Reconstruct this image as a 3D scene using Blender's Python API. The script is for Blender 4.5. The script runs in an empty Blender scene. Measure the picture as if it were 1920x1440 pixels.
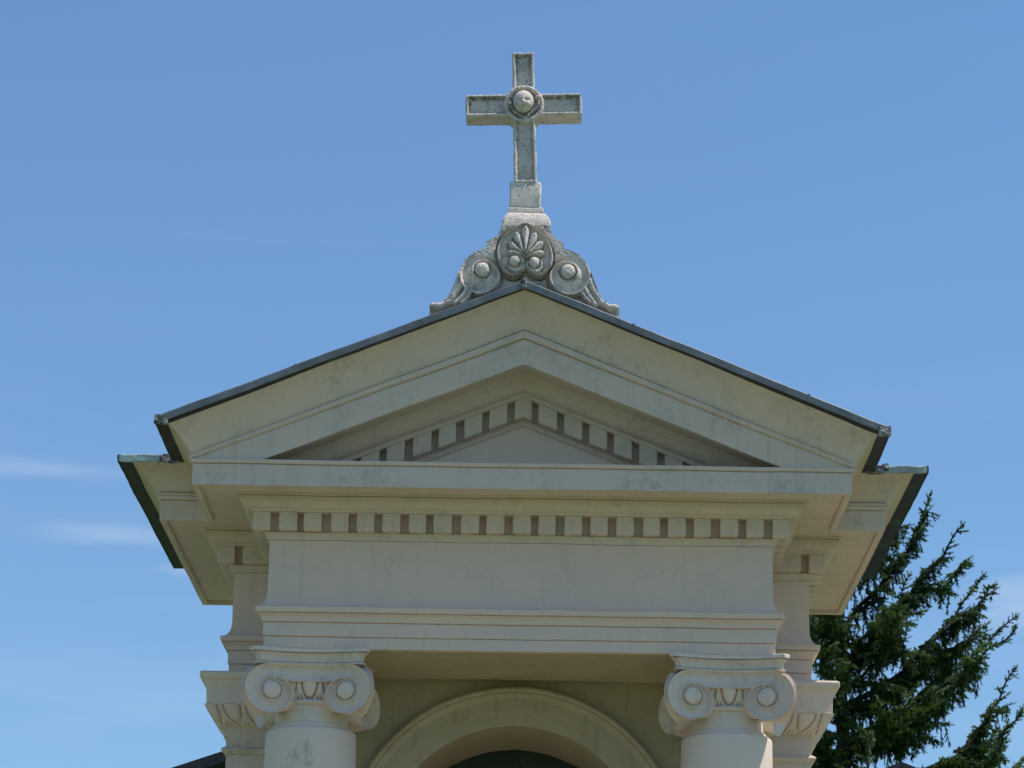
import bpy, math, random
import numpy as np
from mathutils import Vector, Matrix, noise

R = math.radians
scene = bpy.context.scene
COL = scene.collection

# ------------------------------------------------------------------ camera
cam_d = bpy.data.cameras.new('camera')
cam_d.sensor_width = 36.0
cam_d.lens = 36.0 * 5400.0 / 1920.0
cam_d.clip_start = 0.1
cam_d.clip_end = 3000.0
cam = bpy.data.objects.new('camera', cam_d)
COL.objects.link(cam)
cam.matrix_world = (Matrix.Translation((0.08294, -16.0, 1.6)) @ Matrix.Rotation(R(0.5391), 4, 'Z')
                    @ Matrix.Rotation(R(90 + 16.5465), 4, 'X') @ Matrix.Rotation(R(1.0), 4, 'Z'))
scene.camera = cam

# ------------------------------------------------------------------ sky and sun
SUN_EL, SUN_AZ = 61.0, 101.0            # azimuth clockwise from +Y (the way the camera looks)
world = bpy.data.worlds.new("World")
scene.world = world
world.use_nodes = True
wt = world.node_tree
for n in list(wt.nodes):
    wt.nodes.remove(n)
wo = wt.nodes.new('ShaderNodeOutputWorld')
bg = wt.nodes.new('ShaderNodeBackground')
sky = wt.nodes.new('ShaderNodeTexSky')
sky.sky_type = 'NISHITA'
sky.sun_disc = False
sky.sun_elevation = R(SUN_EL)
sky.sun_rotation = R(SUN_AZ)
sky.altitude = 300
sky.air_density = 1.0
sky.dust_density = 0.35
sky.ozone_density = 2.2
bg.inputs['Strength'].default_value = 0.115
# thin wisps of high cloud, placed by direction
tc = wt.nodes.new('ShaderNodeTexCoord')
mp = wt.nodes.new('ShaderNodeMapping')
mp.inputs['Scale'].default_value = (5.0, 5.0, 26.0)
mp.inputs['Rotation'].default_value = (0, R(-8), 0)
mp.inputs['Location'].default_value = (0.35, 0.0, 2.1)
nz = wt.nodes.new('ShaderNodeTexNoise')
nz.inputs['Scale'].default_value = 1.6
nz.inputs['Detail'].default_value = 6.0
nz.inputs['Roughness'].default_value = 0.5
nz.inputs['Distortion'].default_value = 0.25
rmp = wt.nodes.new('ShaderNodeMapRange')
rmp.inputs[1].default_value = 0.47
rmp.inputs[2].default_value = 0.85
rmp.inputs[3].default_value = 0.0
rmp.inputs[4].default_value = 0.16
sep = wt.nodes.new('ShaderNodeSeparateXYZ')
lowr = wt.nodes.new('ShaderNodeMapRange')      # wisps keep to the low sky
lowr.inputs[1].default_value = 0.18
lowr.inputs[2].default_value = 0.32
lowr.inputs[3].default_value = 1.0
lowr.inputs[4].default_value = 0.06
mul = wt.nodes.new('ShaderNodeMath'); mul.operation = 'MULTIPLY'
mixc = wt.nodes.new('ShaderNodeMix'); mixc.data_type = 'RGBA'
mixc.inputs[7].default_value = (4.6, 5.4, 6.6, 1)
L = wt.links.new
L(tc.outputs['Generated'], mp.inputs[0]); L(mp.outputs[0], nz.inputs['Vector'])
L(nz.outputs[0], rmp.inputs[0])
L(tc.outputs['Generated'], sep.inputs[0]); L(sep.outputs['Z'], lowr.inputs[0])
L(rmp.outputs[0], mul.inputs[0]); L(lowr.outputs[0], mul.inputs[1])
cc = wt.nodes.new('ShaderNodeMix'); cc.data_type = 'RGBA'; cc.blend_type = 'MULTIPLY'
cc.inputs[0].default_value = 1.0
cc.inputs[7].default_value = (0.81, 1.015, 1.15, 1)
L(sky.outputs[0], cc.inputs[6])
# slightly deeper blue low down (clear dry air)
grd = wt.nodes.new('ShaderNodeMapRange')
grd.inputs[1].default_value = 0.16; grd.inputs[2].default_value = 0.40
grd.inputs[3].default_value = 0.85; grd.inputs[4].default_value = 1.0
L(sep.outputs['Z'], grd.inputs[0])
vs = wt.nodes.new('ShaderNodeVectorMath'); vs.operation = 'SCALE'
L(cc.outputs[2], vs.inputs[0]); L(grd.outputs[0], vs.inputs['Scale'])
L(vs.outputs[0], mixc.inputs[6])
def cloud(centre, size, amount):
    sb = wt.nodes.new('ShaderNodeVectorMath'); sb.operation = 'SUBTRACT'
    sb.inputs[1].default_value = centre
    L(tc.outputs['Generated'], sb.inputs[0])
    m_ = wt.nodes.new('ShaderNodeVectorMath'); m_.operation = 'MULTIPLY'
    m_.inputs[1].default_value = tuple(1 / v for v in size)
    L(sb.outputs[0], m_.inputs[0])
    ln_ = wt.nodes.new('ShaderNodeVectorMath'); ln_.operation = 'LENGTH'
    L(m_.outputs[0], ln_.inputs[0])
    ad = wt.nodes.new('ShaderNodeMath'); ad.operation = 'ADD'
    n2 = wt.nodes.new('ShaderNodeTexNoise'); n2.inputs['Scale'].default_value = 9.0; n2.inputs['Detail'].default_value = 7.0
    mp2 = wt.nodes.new('ShaderNodeMapping'); mp2.inputs['Scale'].default_value = (3.0, 3.0, 14.0); mp2.inputs['Location'].default_value = centre
    L(tc.outputs['Generated'], mp2.inputs[0]); L(mp2.outputs[0], n2.inputs['Vector'])
    fm = wt.nodes.new('ShaderNodeMath'); fm.operation = 'MULTIPLY'; fm.inputs[1].default_value = 2.0
    L(n2.outputs[0], fm.inputs[0])
    L(ln_.outputs['Value'], ad.inputs[0]); L(fm.outputs[0], ad.inputs[1])
    r_ = wt.nodes.new('ShaderNodeMapRange'); r_.interpolation_type = 'SMOOTHSTEP'
    r_.inputs[1].default_value = 0.95; r_.inputs[2].default_value = 2.1
    r_.inputs[3].default_value = amount; r_.inputs[4].default_value = 0.0
    L(ad.outputs[0], r_.inputs[0])
    return r_.outputs[0]
acc = mul.outputs[0]
for c_, sz, am in (((-0.1400, .9625, .2295), (.040, .3, .0060), .24), ((-0.168, .953, .2510), (.034, .3, .0045), .22), ((-0.118, .968, .2195), (.020, .3, .0040), .22),
                   ((0.166, .9630, .2110), (.024, .3, .012), .32), ((-0.10, .95, .33), (.08, .3, .0025), .03)):
    ad = wt.nodes.new('ShaderNodeMath'); ad.operation = 'ADD'; ad.use_clamp = True
    L(acc, ad.inputs[0]); L(cloud(c_, sz, am), ad.inputs[1]); acc = ad.outputs[0]
L(acc, mixc.inputs[0])
L(mixc.outputs[2], bg.inputs['Color']); L(bg.outputs[0], wo.inputs[0])

sun_d = bpy.data.lights.new('sun', 'SUN')
sun_d.energy = 3.6
sun_d.angle = R(0.53)
sun_d.color = (1.0, 0.95, 0.87)
sun = bpy.data.objects.new('sun', sun_d)
COL.objects.link(sun)
sd = Vector((math.cos(R(SUN_EL)) * math.sin(R(SUN_AZ)), math.cos(R(SUN_EL)) * math.cos(R(SUN_AZ)), math.sin(R(SUN_EL))))
sun.rotation_euler = sd.to_track_quat('Z', 'Y').to_euler()
sun.location = sd * 60

scene.view_settings.view_transform = 'Standard'
scene.view_settings.look = 'None'
scene.view_settings.exposure = 0.28
scene.view_settings.gamma = 1.0

# ------------------------------------------------------------------ materials
def nodes_mat(name, rough=0.8, spec=0.3, metallic=0.0):
    m = bpy.data.materials.new(name)
    m.use_nodes = True
    t = m.node_tree
    b = t.nodes['Principled BSDF']
    b.inputs['Roughness'].default_value = rough
    b.inputs['Specular IOR Level'].default_value = spec
    b.inputs['Metallic'].default_value = metallic
    return m, t, b

def nd(t, typ, **kw):
    n = t.nodes.new(typ)
    for k, v in kw.items():
        if k.startswith('i_'):
            n.inputs[k[2:].replace('_', ' ')].default_value = v
        else:
            setattr(n, k, v)
    return n

def ramp(t, a, b, lo=0.0, hi=1.0, src=None):
    n = t.nodes.new('ShaderNodeMapRange')
    n.inputs[1].default_value = a; n.inputs[2].default_value = b
    n.inputs[3].default_value = lo; n.inputs[4].default_value = hi
    if src is not None:
        t.links.new(src, n.inputs[0])
    return n.outputs[0]

def mixrgb(t, f, a, b):
    n = t.nodes.new('ShaderNodeMix'); n.data_type = 'RGBA'
    for v, i in ((f, 0), (a, 6), (b, 7)):
        if isinstance(v, (tuple, list)):
            n.inputs[i].default_value = (*v, 1) if len(v) == 3 else v
        elif isinstance(v, (int, float)):
            n.inputs[i].default_value = v
        else:
            t.links.new(v, n.inputs[i])
    return n.outputs[2]

def mathn(t, op, a, b):
    n = t.nodes.new('ShaderNodeMath'); n.operation = op
    for v, i in ((a, 0), (b, 1)):
        if isinstance(v, (int, float)):
            n.inputs[i].default_value = v
        else:
            t.links.new(v, n.inputs[i])
    return n.outputs[0]

def noise_tex(t, scale, detail=5, rough=0.55, vec=None, stretch=None, dist=0.0):
    n = t.nodes.new('ShaderNodeTexNoise')
    n.inputs['Scale'].default_value = scale
    n.inputs['Detail'].default_value = detail
    n.inputs['Roughness'].default_value = rough
    n.inputs['Distortion'].default_value = dist
    g = t.nodes.new('ShaderNodeTexCoord')
    src = g.outputs['Object']
    if stretch:
        m = t.nodes.new('ShaderNodeMapping')
        m.inputs['Scale'].default_value = stretch
        t.links.new(src, m.inputs[0]); src = m.outputs[0]
    t.links.new(src, n.inputs['Vector'])
    return n.outputs[0]

def bump(t, b, src, strength, dist):
    n = t.nodes.new('ShaderNodeBump')
    n.inputs['Strength'].default_value = strength
    n.inputs['Distance'].default_value = dist
    t.links.new(src, n.inputs['Height'])
    t.links.new(n.outputs[0], b.inputs['Normal'])

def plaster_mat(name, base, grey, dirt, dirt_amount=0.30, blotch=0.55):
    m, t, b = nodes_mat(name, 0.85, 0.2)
    n1 = noise_tex(t, 1.7, 5, 0.6)
    c = mixrgb(t, ramp(t, 0.35, 0.68, src=n1), base, grey)
    n2 = noise_tex(t, 9.0, 6, 0.65, stretch=(1, 1, 0.45))
    c = mixrgb(t, ramp(t, 0.52, 0.78, 0, dirt_amount, src=n2), c, dirt)
    n3 = noise_tex(t, 75.0, 4, 0.7)
    c = mixrgb(t, ramp(t, 0.64, 0.78, 0, 0.40, src=n3), c, tuple(x * 0.62 for x in dirt))
    # soft grey blotches where the paint has weathered
    n7 = noise_tex(t, 3.4, 3, 0.55, stretch=(1, 1, 1.6))
    n8 = noise_tex(t, 26.0, 6, 0.75)
    c = mixrgb(t, mathn(t, 'MULTIPLY', ramp(t, 0.50, 0.66, src=n7), ramp(t, 0.44, 0.62, 0, blotch, src=n8)), c, tuple(0.5 * x + 0.17 for x in dirt))
    # hairline cracks, few and broken
    vr = t.nodes.new('ShaderNodeTexVoronoi'); vr.feature = 'DISTANCE_TO_EDGE'; vr.inputs['Scale'].default_value = 1.9
    gc = t.nodes.new('ShaderNodeTexCoord'); nw = t.nodes.new('ShaderNodeTexNoise'); nw.inputs['Scale'].default_value = 5.0; nw.inputs['Detail'].default_value = 6.0
    mv = t.nodes.new('ShaderNodeMix'); mv.data_type = 'VECTOR'; mv.inputs[0].default_value = 0.22
    t.links.new(gc.outputs['Object'], nw.inputs['Vector']); t.links.new(gc.outputs['Object'], mv.inputs[4]); t.links.new(nw.outputs['Color'], mv.inputs[5])
    t.links.new(mv.outputs[1], vr.inputs['Vector'])
    ck = mathn(t, 'MULTIPLY', ramp(t, 0.0035, 0.0, 0, 1, src=vr.outputs['Distance']), ramp(t, 0.64, 0.70, src=noise_tex(t, 2.7, 3, 0.5)))
    c = mixrgb(t, mathn(t, 'MULTIPLY', ck, 0.55), c, tuple(x * 0.45 for x in dirt))
    # long faint rain runs
    n4 = noise_tex(t, 6.0, 4, 0.6, stretch=(3.0, 3.0, 0.22))
    c = mixrgb(t, ramp(t, 0.56, 0.8, 0, dirt_amount * 1.5, src=n4), c, dirt)
    t.links.new(c, b.inputs['Base Color'])
    n5 = noise_tex(t, 120.0, 3, 0.6)
    n6 = noise_tex(t, 14.0, 4, 0.5)
    bump(t, b, mathn(t, 'ADD', n5, mathn(t, 'MULTIPLY', n6, 2.0)), 0.35, 0.004)
    return m

M_PLASTER = plaster_mat('cream_painted_plaster', (0.725, 0.565, 0.45), (0.675, 0.54, 0.45), (0.38, 0.325, 0.24))
M_FRIEZE = plaster_mat('cream_painted_plaster_smooth', (0.79, 0.59, 0.47), (0.74, 0.565, 0.465), (0.43, 0.38, 0.29), 0.20, 0.20)
M_CAP = plaster_mat('carved_painted_stone', (0.80, 0.635, 0.515), (0.74, 0.595, 0.50), (0.40, 0.35, 0.25), 0.25)
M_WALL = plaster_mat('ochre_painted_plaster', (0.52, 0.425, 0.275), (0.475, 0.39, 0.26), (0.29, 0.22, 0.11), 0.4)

def shaft_mat():
    m, t, b = nodes_mat('painted_column_shaft', 0.8, 0.2)
    c = mixrgb(t, ramp(t, 0.35, 0.68, src=noise_tex(t, 2.1, 5, 0.6)), (0.80, 0.63, 0.505), (0.74, 0.585, 0.485))
    patch = ramp(t, 0.56, 0.66, src=noise_tex(t, 4.6, 3, 0.5, stretch=(1, 1, 0.55)))
    fine = ramp(t, 0.44, 0.62, src=noise_tex(t, 34.0, 6, 0.75, stretch=(1, 1, 0.4)))
    c = mixrgb(t, mathn(t, 'MULTIPLY', mathn(t, 'MULTIPLY', patch, fine), 0.75), c, (0.21, 0.22, 0.21))
    c = mixrgb(t, ramp(t, 0.6, 0.8, 0, 0.3, src=noise_tex(t, 7.0, 5, 0.6, stretch=(2, 2, 0.3))), c, (0.42, 0.39, 0.28))
    t.links.new(c, b.inputs['Base Color'])
    bump(t, b, noise_tex(t, 60.0, 5, 0.65), 0.35, 0.004)
    return m
M_SHAFT = shaft_mat()

def stone_mat(name='weathered_grey_stone', speck=1.0):
    m, t, b = nodes_mat(name, 0.9, 0.15)
    c = mixrgb(t, ramp(t, 0.3, 0.7, src=noise_tex(t, 6.0, 6, 0.65)), (0.93, 0.79, 0.69), (0.78, 0.67, 0.59))
    c = mixrgb(t, ramp(t, 0.48, 0.72, 0, 0.5, src=noise_tex(t, 16.0, 6, 0.7)), c, (0.42, 0.39, 0.345))
    c = mixrgb(t, ramp(t, 0.575, 0.64, 0, 0.95 * speck, src=noise_tex(t, 70.0, 5, 0.8)), c, (0.07, 0.072, 0.075))
    big = ramp(t, 0.55, 0.72, 0, speck, src=noise_tex(t, 8.0, 3, 0.5))
    fin = ramp(t, 0.45, 0.6, 0, 1, src=noise_tex(t, 85.0, 4, 0.7))
    c = mixrgb(t, mathn(t, 'MULTIPLY', big, fin), c, (0.09, 0.095, 0.10))
    # crust of black lichen that grows along the panel rims (stored per vertex)
    at = nd(t, 'ShaderNodeAttribute', attribute_name='lichen')
    lf = ramp(t, 0.36, 0.60, 0, 1, src=noise_tex(t, 42.0, 6, 0.8))
    c = mixrgb(t, mathn(t, 'MULTIPLY', at.outputs['Fac'], lf), c, (0.075, 0.08, 0.085))
    # a few specks of ochre lichen
    c = mixrgb(t, mathn(t, 'MULTIPLY', ramp(t, 0.74, 0.78, src=noise_tex(t, 11.0, 2, 0.5)), ramp(t, 0.5, 0.6, src=noise_tex(t, 90.0, 3, 0.6))), c, (0.40, 0.29, 0.05))
    t.links.new(c, b.inputs['Base Color'])
    bump(t, b, mathn(t, 'ADD', noise_tex(t, 95.0, 5, 0.7), noise_tex(t, 30.0, 5, 0.65)), 0.9, 0.009)
    return m
M_STONE = stone_mat()
M_STONE_HEAD = stone_mat('paler_carved_stone', 0.25)

def copper_mat(name, dark, green, amt):
    m, t, b = nodes_mat(name, 0.55, 0.4)
    n = noise_tex(t, 5.0, 5, 0.6, dist=0.5)
    c = mixrgb(t, ramp(t, 0.58 - amt * 0.3, 0.70 - amt * 0.2, src=n), dark, green)
    c = mixrgb(t, ramp(t, 0.58, 0.68, 0, 0.7, src=noise_tex(t, 38.0, 4, 0.7)), c, tuple(x * 0.35 for x in dark))
    t.links.new(c, b.inputs['Base Color'])
    bump(t, b, noise_tex(t, 14.0, 4, 0.5), 0.4, 0.01)
    return m
M_COPPER = copper_mat('dark_patinated_copper', (0.016, 0.018, 0.022), (0.032, 0.075, 0.062), 0.0)
M_COPPER_EDGE = copper_mat('verdigris_copper_edge', (0.24, 0.28, 0.27), (0.40, 0.56, 0.49), 0.40)

def zinc_mat():
    m, t, b = nodes_mat('zinc_sheet', 0.42, 0.5, 0.15)
    c = mixrgb(t, ramp(t, 0.35, 0.7, src=noise_tex(t, 7.0, 5, 0.6)), (0.12, 0.128, 0.13), (0.20, 0.205, 0.205))
    c = mixrgb(t, ramp(t, 0.62, 0.75, 0, 0.7, src=noise_tex(t, 15.0, 4, 0.6)), c, (0.20, 0.30, 0.27))
    c = mixrgb(t, ramp(t, 0.6, 0.72, 0, 0.6, src=noise_tex(t, 40.0, 4, 0.7)), c, (0.05, 0.055, 0.06))
    t.links.new(c, b.inputs['Base Color'])
    bump(t, b, noise_tex(t, 9.0, 4, 0.5), 0.35, 0.012)
    return m
M_ZINC = zinc_mat()
M_SOLDER, _t, _b = nodes_mat('crumpled_solder_joint', 0.6, 0.4)
_c = mixrgb(_t, ramp(_t, 0.42, 0.58, src=noise_tex(_t, 36.0, 4, 0.6)), (0.06, 0.058, 0.055), (0.38, 0.36, 0.34))
_t.links.new(_c, _b.inputs['Base Color'])
bump(_t, _b, noise_tex(_t, 45.0, 3, 0.6), 0.9, 0.02)

def plain(name, c1, c2, scale, rough=0.8, spec=0.3, bscale=None, bd=0.01):
    m, t, b = nodes_mat(name, rough, spec)
    t.links.new(mixrgb(t, ramp(t, 0.35, 0.65, src=noise_tex(t, scale, 6, 0.6)), c1, c2), b.inputs['Base Color'])
    if bscale:
        bump(t, b, noise_tex(t, bscale, 5, 0.6), 0.6, bd)
    return m
M_GLASS = plain('dark_green_bronze_glass', (0.012, 0.02, 0.017), (0.03, 0.045, 0.038), 6, 0.4, 0.5)
M_FRAME = plain('green_painted_door_frame', (0.03, 0.05, 0.04), (0.045, 0.065, 0.055), 8, 0.5)
M_SLATE = plain('dark_bitumen_roof', (0.022, 0.022, 0.028), (0.05, 0.05, 0.058), 14, 0.85, 0.2, 40, 0.02)
M_HOUSE = plain('grey_rendered_wall', (0.42, 0.40, 0.35), (0.5, 0.48, 0.42), 3)
M_GRASS = plain('mown_grass', (0.045, 0.10, 0.018), (0.10, 0.16, 0.035), 3.0, 0.9, 0.1, 30, 0.03)
M_GRAVEL = plain('pale_gravel', (0.185, 0.205, 0.135), (0.26, 0.285, 0.20), 30.0, 0.95, 0.1, 60, 0.02)
M_BARK = plain('grey_brown_bark', (0.035, 0.03, 0.025), (0.08, 0.065, 0.05), 12, 0.95, 0.1, 30, 0.02)

def needle_mat():
    m, t, b = nodes_mat('spruce_needles', 0.55, 0.35)
    at = nd(t, 'ShaderNodeAttribute', attribute_name='tint')
    c = mixrgb(t, at.outputs['Fac'], (0.020, 0.046, 0.028), (0.14, 0.22, 0.035))
    t.links.new(c, b.inputs['Base Color'])
    tr = t.nodes.new('ShaderNodeBsdfTranslucent')
    t.links.new(c, tr.inputs['Color'])
    mx = t.nodes.new('ShaderNodeMixShader'); mx.inputs[0].default_value = 0.25
    t.links.new(b.outputs[0], mx.inputs[1]); t.links.new(tr.outputs[0], mx.inputs[2])
    t.links.new(mx.outputs[0], t.nodes['Material Output'].inputs[0])
    return m
M_NEEDLE = needle_mat()

# ------------------------------------------------------------------ mesh helpers
def wob(P, amp):
    """hand-made unevenness: one smooth field for the whole building"""
    out = []
    for p in P:
        v = Vector(p)
        n1 = noise.noise_vector(v * 2.3)
        n2 = noise.noise_vector(v * 11.0 + Vector((7, 3, 1)))
        out.append(tuple(v + n1 * amp + n2 * amp * 0.42))
    return out

def mk(name, V, Fc, mat, parent=None, smooth=30, bevel=0.0, wobble=0.0, recalc=True):
    if wobble:
        V = wob(V, wobble)
    me = bpy.data.meshes.new(name)
    me.from_pydata([tuple(v) for v in V], [], [tuple(f) for f in Fc])
    me.validate()
    if recalc:
        import bmesh
        bm = bmesh.new(); bm.from_mesh(me)
        bmesh.ops.remove_doubles(bm, verts=bm.verts, dist=1e-5)
        bmesh.ops.recalc_face_normals(bm, faces=bm.faces)
        bm.to_mesh(me); bm.free()
    me.materials.append(mat)
    if smooth:
        me.polygons.foreach_set('use_smooth', [True] * len(me.polygons))
        me.set_sharp_from_angle(angle=R(smooth))
    o = bpy.data.objects.new(name, me)
    COL.objects.link(o)
    if parent is not None:
        o.parent = parent
    if bevel:
        b = o.modifiers.new('soft_edges', 'BEVEL')
        b.width = bevel; b.segments = 2; b.limit_method = 'ANGLE'; b.angle_limit = R(38)
        b.harden_normals = False
    return o

def empty(name, loc, label, cat, group=None):
    o = bpy.data.objects.new(name, None)
    o.empty_display_size = 0.2
    COL.objects.link(o)
    o.location = loc
    o['label'] = label; o['category'] = cat
    if group: o['group'] = group
    return o

class MB:
    def __init__(s): s.V = []; s.F = []
    def add(s, V, F):
        b = len(s.V); s.V += [tuple(v) for v in V]; s.F += [tuple(i + b for i in f) for f in F]
    def box(s, x0, x1, y0, y1, z0, z1):
        s.add([(x0, y0, z0), (x1, y0, z0), (x1, y1, z0), (x0, y1, z0), (x0, y0, z1), (x1, y0, z1), (x1, y1, z1), (x0, y1, z1)],
              [(0, 3, 2, 1), (4, 5, 6, 7), (0, 1, 5, 4), (1, 2, 6, 5), (2, 3, 7, 6), (3, 0, 4, 7)])
    def lathe(s, prof, cx, cy, n=64, caps=True):
        V = []; F = []
        for (r, z) in prof:
            for k in range(n):
                a = 2 * math.pi * k / n
                V.append((cx + r * math.cos(a), cy + r * math.sin(a), z))
        for i in range(len(prof) - 1):
            for k in range(n):
                k2 = (k + 1) % n
                F.append((i * n + k, i * n + k2, (i + 1) * n + k2, (i + 1) * n + k))
        if caps:
            F.append(tuple(range(n))[::-1]); F.append(tuple((len(prof) - 1) * n + k for k in range(n)))
        s.add(V, F)
    def tube(s, pts, rad, n=6):
        V = []; F = []
        m = len(pts)
        for i, p in enumerate(pts):
            p = Vector(p)
            d = (Vector(pts[min(i + 1, m - 1)]) - Vector(pts[max(i - 1, 0)])).normalized()
            a = d.orthogonal().normalized(); b = d.cross(a)
            for k in range(n):
                t = 2 * math.pi * k / n
                V.append(p + (a * math.cos(t) + b * math.sin(t)) * rad[i])
        for i in range(m - 1):
            for k in range(n):
                k2 = (k + 1) % n
                F.append((i * n + k, i * n + k2, (i + 1) * n + k2, (i + 1) * n + k))
        F.append(tuple(range(n))[::-1]); F.append(tuple((m - 1) * n + k for k in range(n)))
        s.add(V, F)
    def build(s, name, mat, parent=None, **k):
        return mk(name, s.V, s.F, mat, parent, **k)

def curve_pts(a, b, kind, n=5):
    """profile curve between two (o,z) points: cavetto / ovolo quarter-ellipses, or an S-shaped cyma"""
    out = []
    for i in range(n + 1):
        t = i / n
        if kind == 'ovolo':      # leaves a horizontally... convex towards the outside
            x = math.sin(t * math.pi / 2); y = 1 - math.cos(t * math.pi / 2)
        elif kind == 'cavetto':
            x = 1 - math.cos(t * math.pi / 2); y = math.sin(t * math.pi / 2)
        elif kind == 'cyma':     # hollow above, round below
            y = t; x = t + 0.13 * -math.sin(2 * math.pi * t) * -1
        else:                    # 'cyma2'
            y = t; x = t - 0.13 * math.sin(2 * math.pi * t) * -1 * -1
        out.append((a[0] + (b[0] - a[0]) * x, a[1] + (b[1] - a[1]) * y))
    return out

W, WB, YB, YE = 1.435, 1.72, 0.86, 2.40     # half width of porch frieze / of body frieze, body front and back
S = 0.40                                     # slope of the gable

def path_for(o, zc, za=None, sections=None):
    """corner points of the plan outline grown by o"""
    q = o if o < .45 else .45 + (o - .45) * .81
    pts = [(-WB - o, YE + o, zc), (-WB - o, YB - o, zc), (-W - q, YB - o, zc), (-W - q, -q, zc)]
    if za is not None:
        pts.append((0, -q, za))
    pts += [(W + q, -q, zc), (W + q, YB - o, zc), (WB + o, YB - o, zc), (WB + o, YE + o, zc)]
    return pts

def sweep(prof, closed_path=True, step=0.07, closed_prof=False):
    """prof: list of (o, zc) or (o, zc, za); swept round the whole plan with mitred corners"""
    rings = []
    counts = None
    for p in prof:
        pts = path_for(p[0], p[1], p[2] if len(p) > 2 else None)
        if counts is None:
            ref = pts
            counts = []
            for i in range(len(pts)):
                a = Vector(pts[i]); b = Vector(pts[(i + 1) % len(pts)])
                counts.append(max(1, int((b - a).length / (step if i < len(pts) - 1 else 1.0))))
        ring = []
        for i in range(len(pts)):
            a = Vector(pts[i]); b = Vector(pts[(i + 1) % len(pts)])
            for k in range(counts[i]):
                ring.append(a.lerp(b, k / counts[i]))
        rings.append(ring)
    n = len(rings[0]); V = [v for r in rings for v in r]; Fc = []
    m = len(rings)
    for i in range(m if closed_prof else m - 1):
        j = (i + 1) % m
        for k in range(n):
            k2 = (k + 1) % n
            Fc.append((i * n + k, i * n + k2, j * n + k2, j * n + k))
    return V, Fc

WOB = 0.0035
BEV = 0.0045

# ------------------------------------------------------------------ ground
g = MB(); g.add([(-900, -900, 0), (900, -900, 0), (900, 900, 0), (-900, 900, 0)], [(0, 1, 2, 3)])
o = g.build('ground', M_GRASS, smooth=0, recalc=False); o['kind'] = 'structure'
g = MB(); g.add([(-7, -20, .004), (7, -20, .004), (7, 8, .004), (-7, 8, .004)], [(0, 1, 2, 3)])
o = g.build('path', M_GRAVEL, smooth=0, recalc=False); o['kind'] = 'structure'

# ------------------------------------------------------------------ the chapel
chapel = empty('chapel', (0, 0, 0), 'small cream classical chapel with two ionic porch columns and a dentilled gable', 'chapel')

def quirk(lo, hi, z, deep=.007):
    d = min(lo, hi) - deep
    return [(lo, z - .0024), (d, z - .0018), (d, z + .0018), (hi, z + .0024)]
# --- architrave
prof = [(-0.10, 4.800), (-0.09, 4.781), (0.008, 4.780)] + quirk(0.008, 0.014, 4.846) + quirk(0.0145, 0.022, 4.927)
prof += curve_pts((0.023, 4.934), (0.046, 4.968), 'cavetto', 5)
prof += quirk(0.047, 0.056, 4.976) + [(0.059, 4.985), (0.061, 5.008)]
V, Fc = sweep(prof)
mk('architrave', V, Fc, M_FRIEZE, chapel, bevel=0.0015, wobble=WOB)
# --- frieze with flared foot
prof = [(0.058, 5.0085)]
for i in range(7):
    a = i / 6 * math.pi / 2
    prof.append((0.050 * (1 - math.sin(a)), 5.0095 + 0.095 * (1 - math.cos(a)) + 0.003))
prof += [(0.0, 5.2), (0.0, 5.3), (0.0, 5.404)]
V, Fc = sweep(prof)
mk('frieze', V, Fc, M_FRIEZE, chapel, bevel=0, wobble=WOB)
# --- horizontal cornice
prof = [(-0.004, 5.398)] + quirk(0.0005, 0.007, 5.404, .005) + curve_pts((0.010, 5.412), (0.034, 5.440), 'cavetto', 4)
prof += [(0.035, 5.4445), (0.012, 5.446), (0.012, 5.5495), (0.096, 5.550), (0.098, 5.556)]
prof += curve_pts((0.102, 5.560), (0.168, 5.618), 'ovolo', 6)
prof += quirk(0.170, 0.182, 5.6255) + [(0.184, 5.642), (0.372, 5.646), (0.376, 5.622), (0.410, 5.620)]
prof += quirk(0.411, 0.420, 5.742) + [(0.4245, 5.752)] + [(0.426, 5.7655), (0.38, 5.772), (-0.1, 5.790)]
V, Fc = sweep(prof)
cornice = mk('cornice', V, Fc, M_PLASTER, chapel, bevel=0.0015, wobble=WOB)

def dentil(x0, x1, y0, y1, z0, z1, zt=None, z0b=None, par=None):
    """block with slightly rounded edges; zt/z0b give sheared ends"""
    m = MB()
    zt = z1 if zt is None else zt
    z0b = z0 if z0b is None else z0b
    n = 1
    m.add([(x0, y0, z0), (x1, y0, z0b), (x1, y1, z0b), (x0, y1, z0), (x0, y0, z1), (x1, y0, zt), (x1, y1, zt), (x0, y1, z1)],
          [(0, 3, 2, 1), (4, 5, 6, 7), (0, 1, 5, 4), (1, 2, 6, 5), (2, 3, 7, 6), (3, 0, 4, 7)])
    return m.build('dentil', M_PLASTER, par, bevel=0.008, wobble=WOB)
rnd = random.Random(5)
PIT, CW = 0.14620, 0.102
DI, DO, DZ0, DZ1 = 0.008, 0.094, 5.446, 5.552
def jit(a): return rnd.uniform(-a, a)
def dentil_run_x(xa, xb, y_face, n_mid, cornered=(True, True)):
    pass
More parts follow.
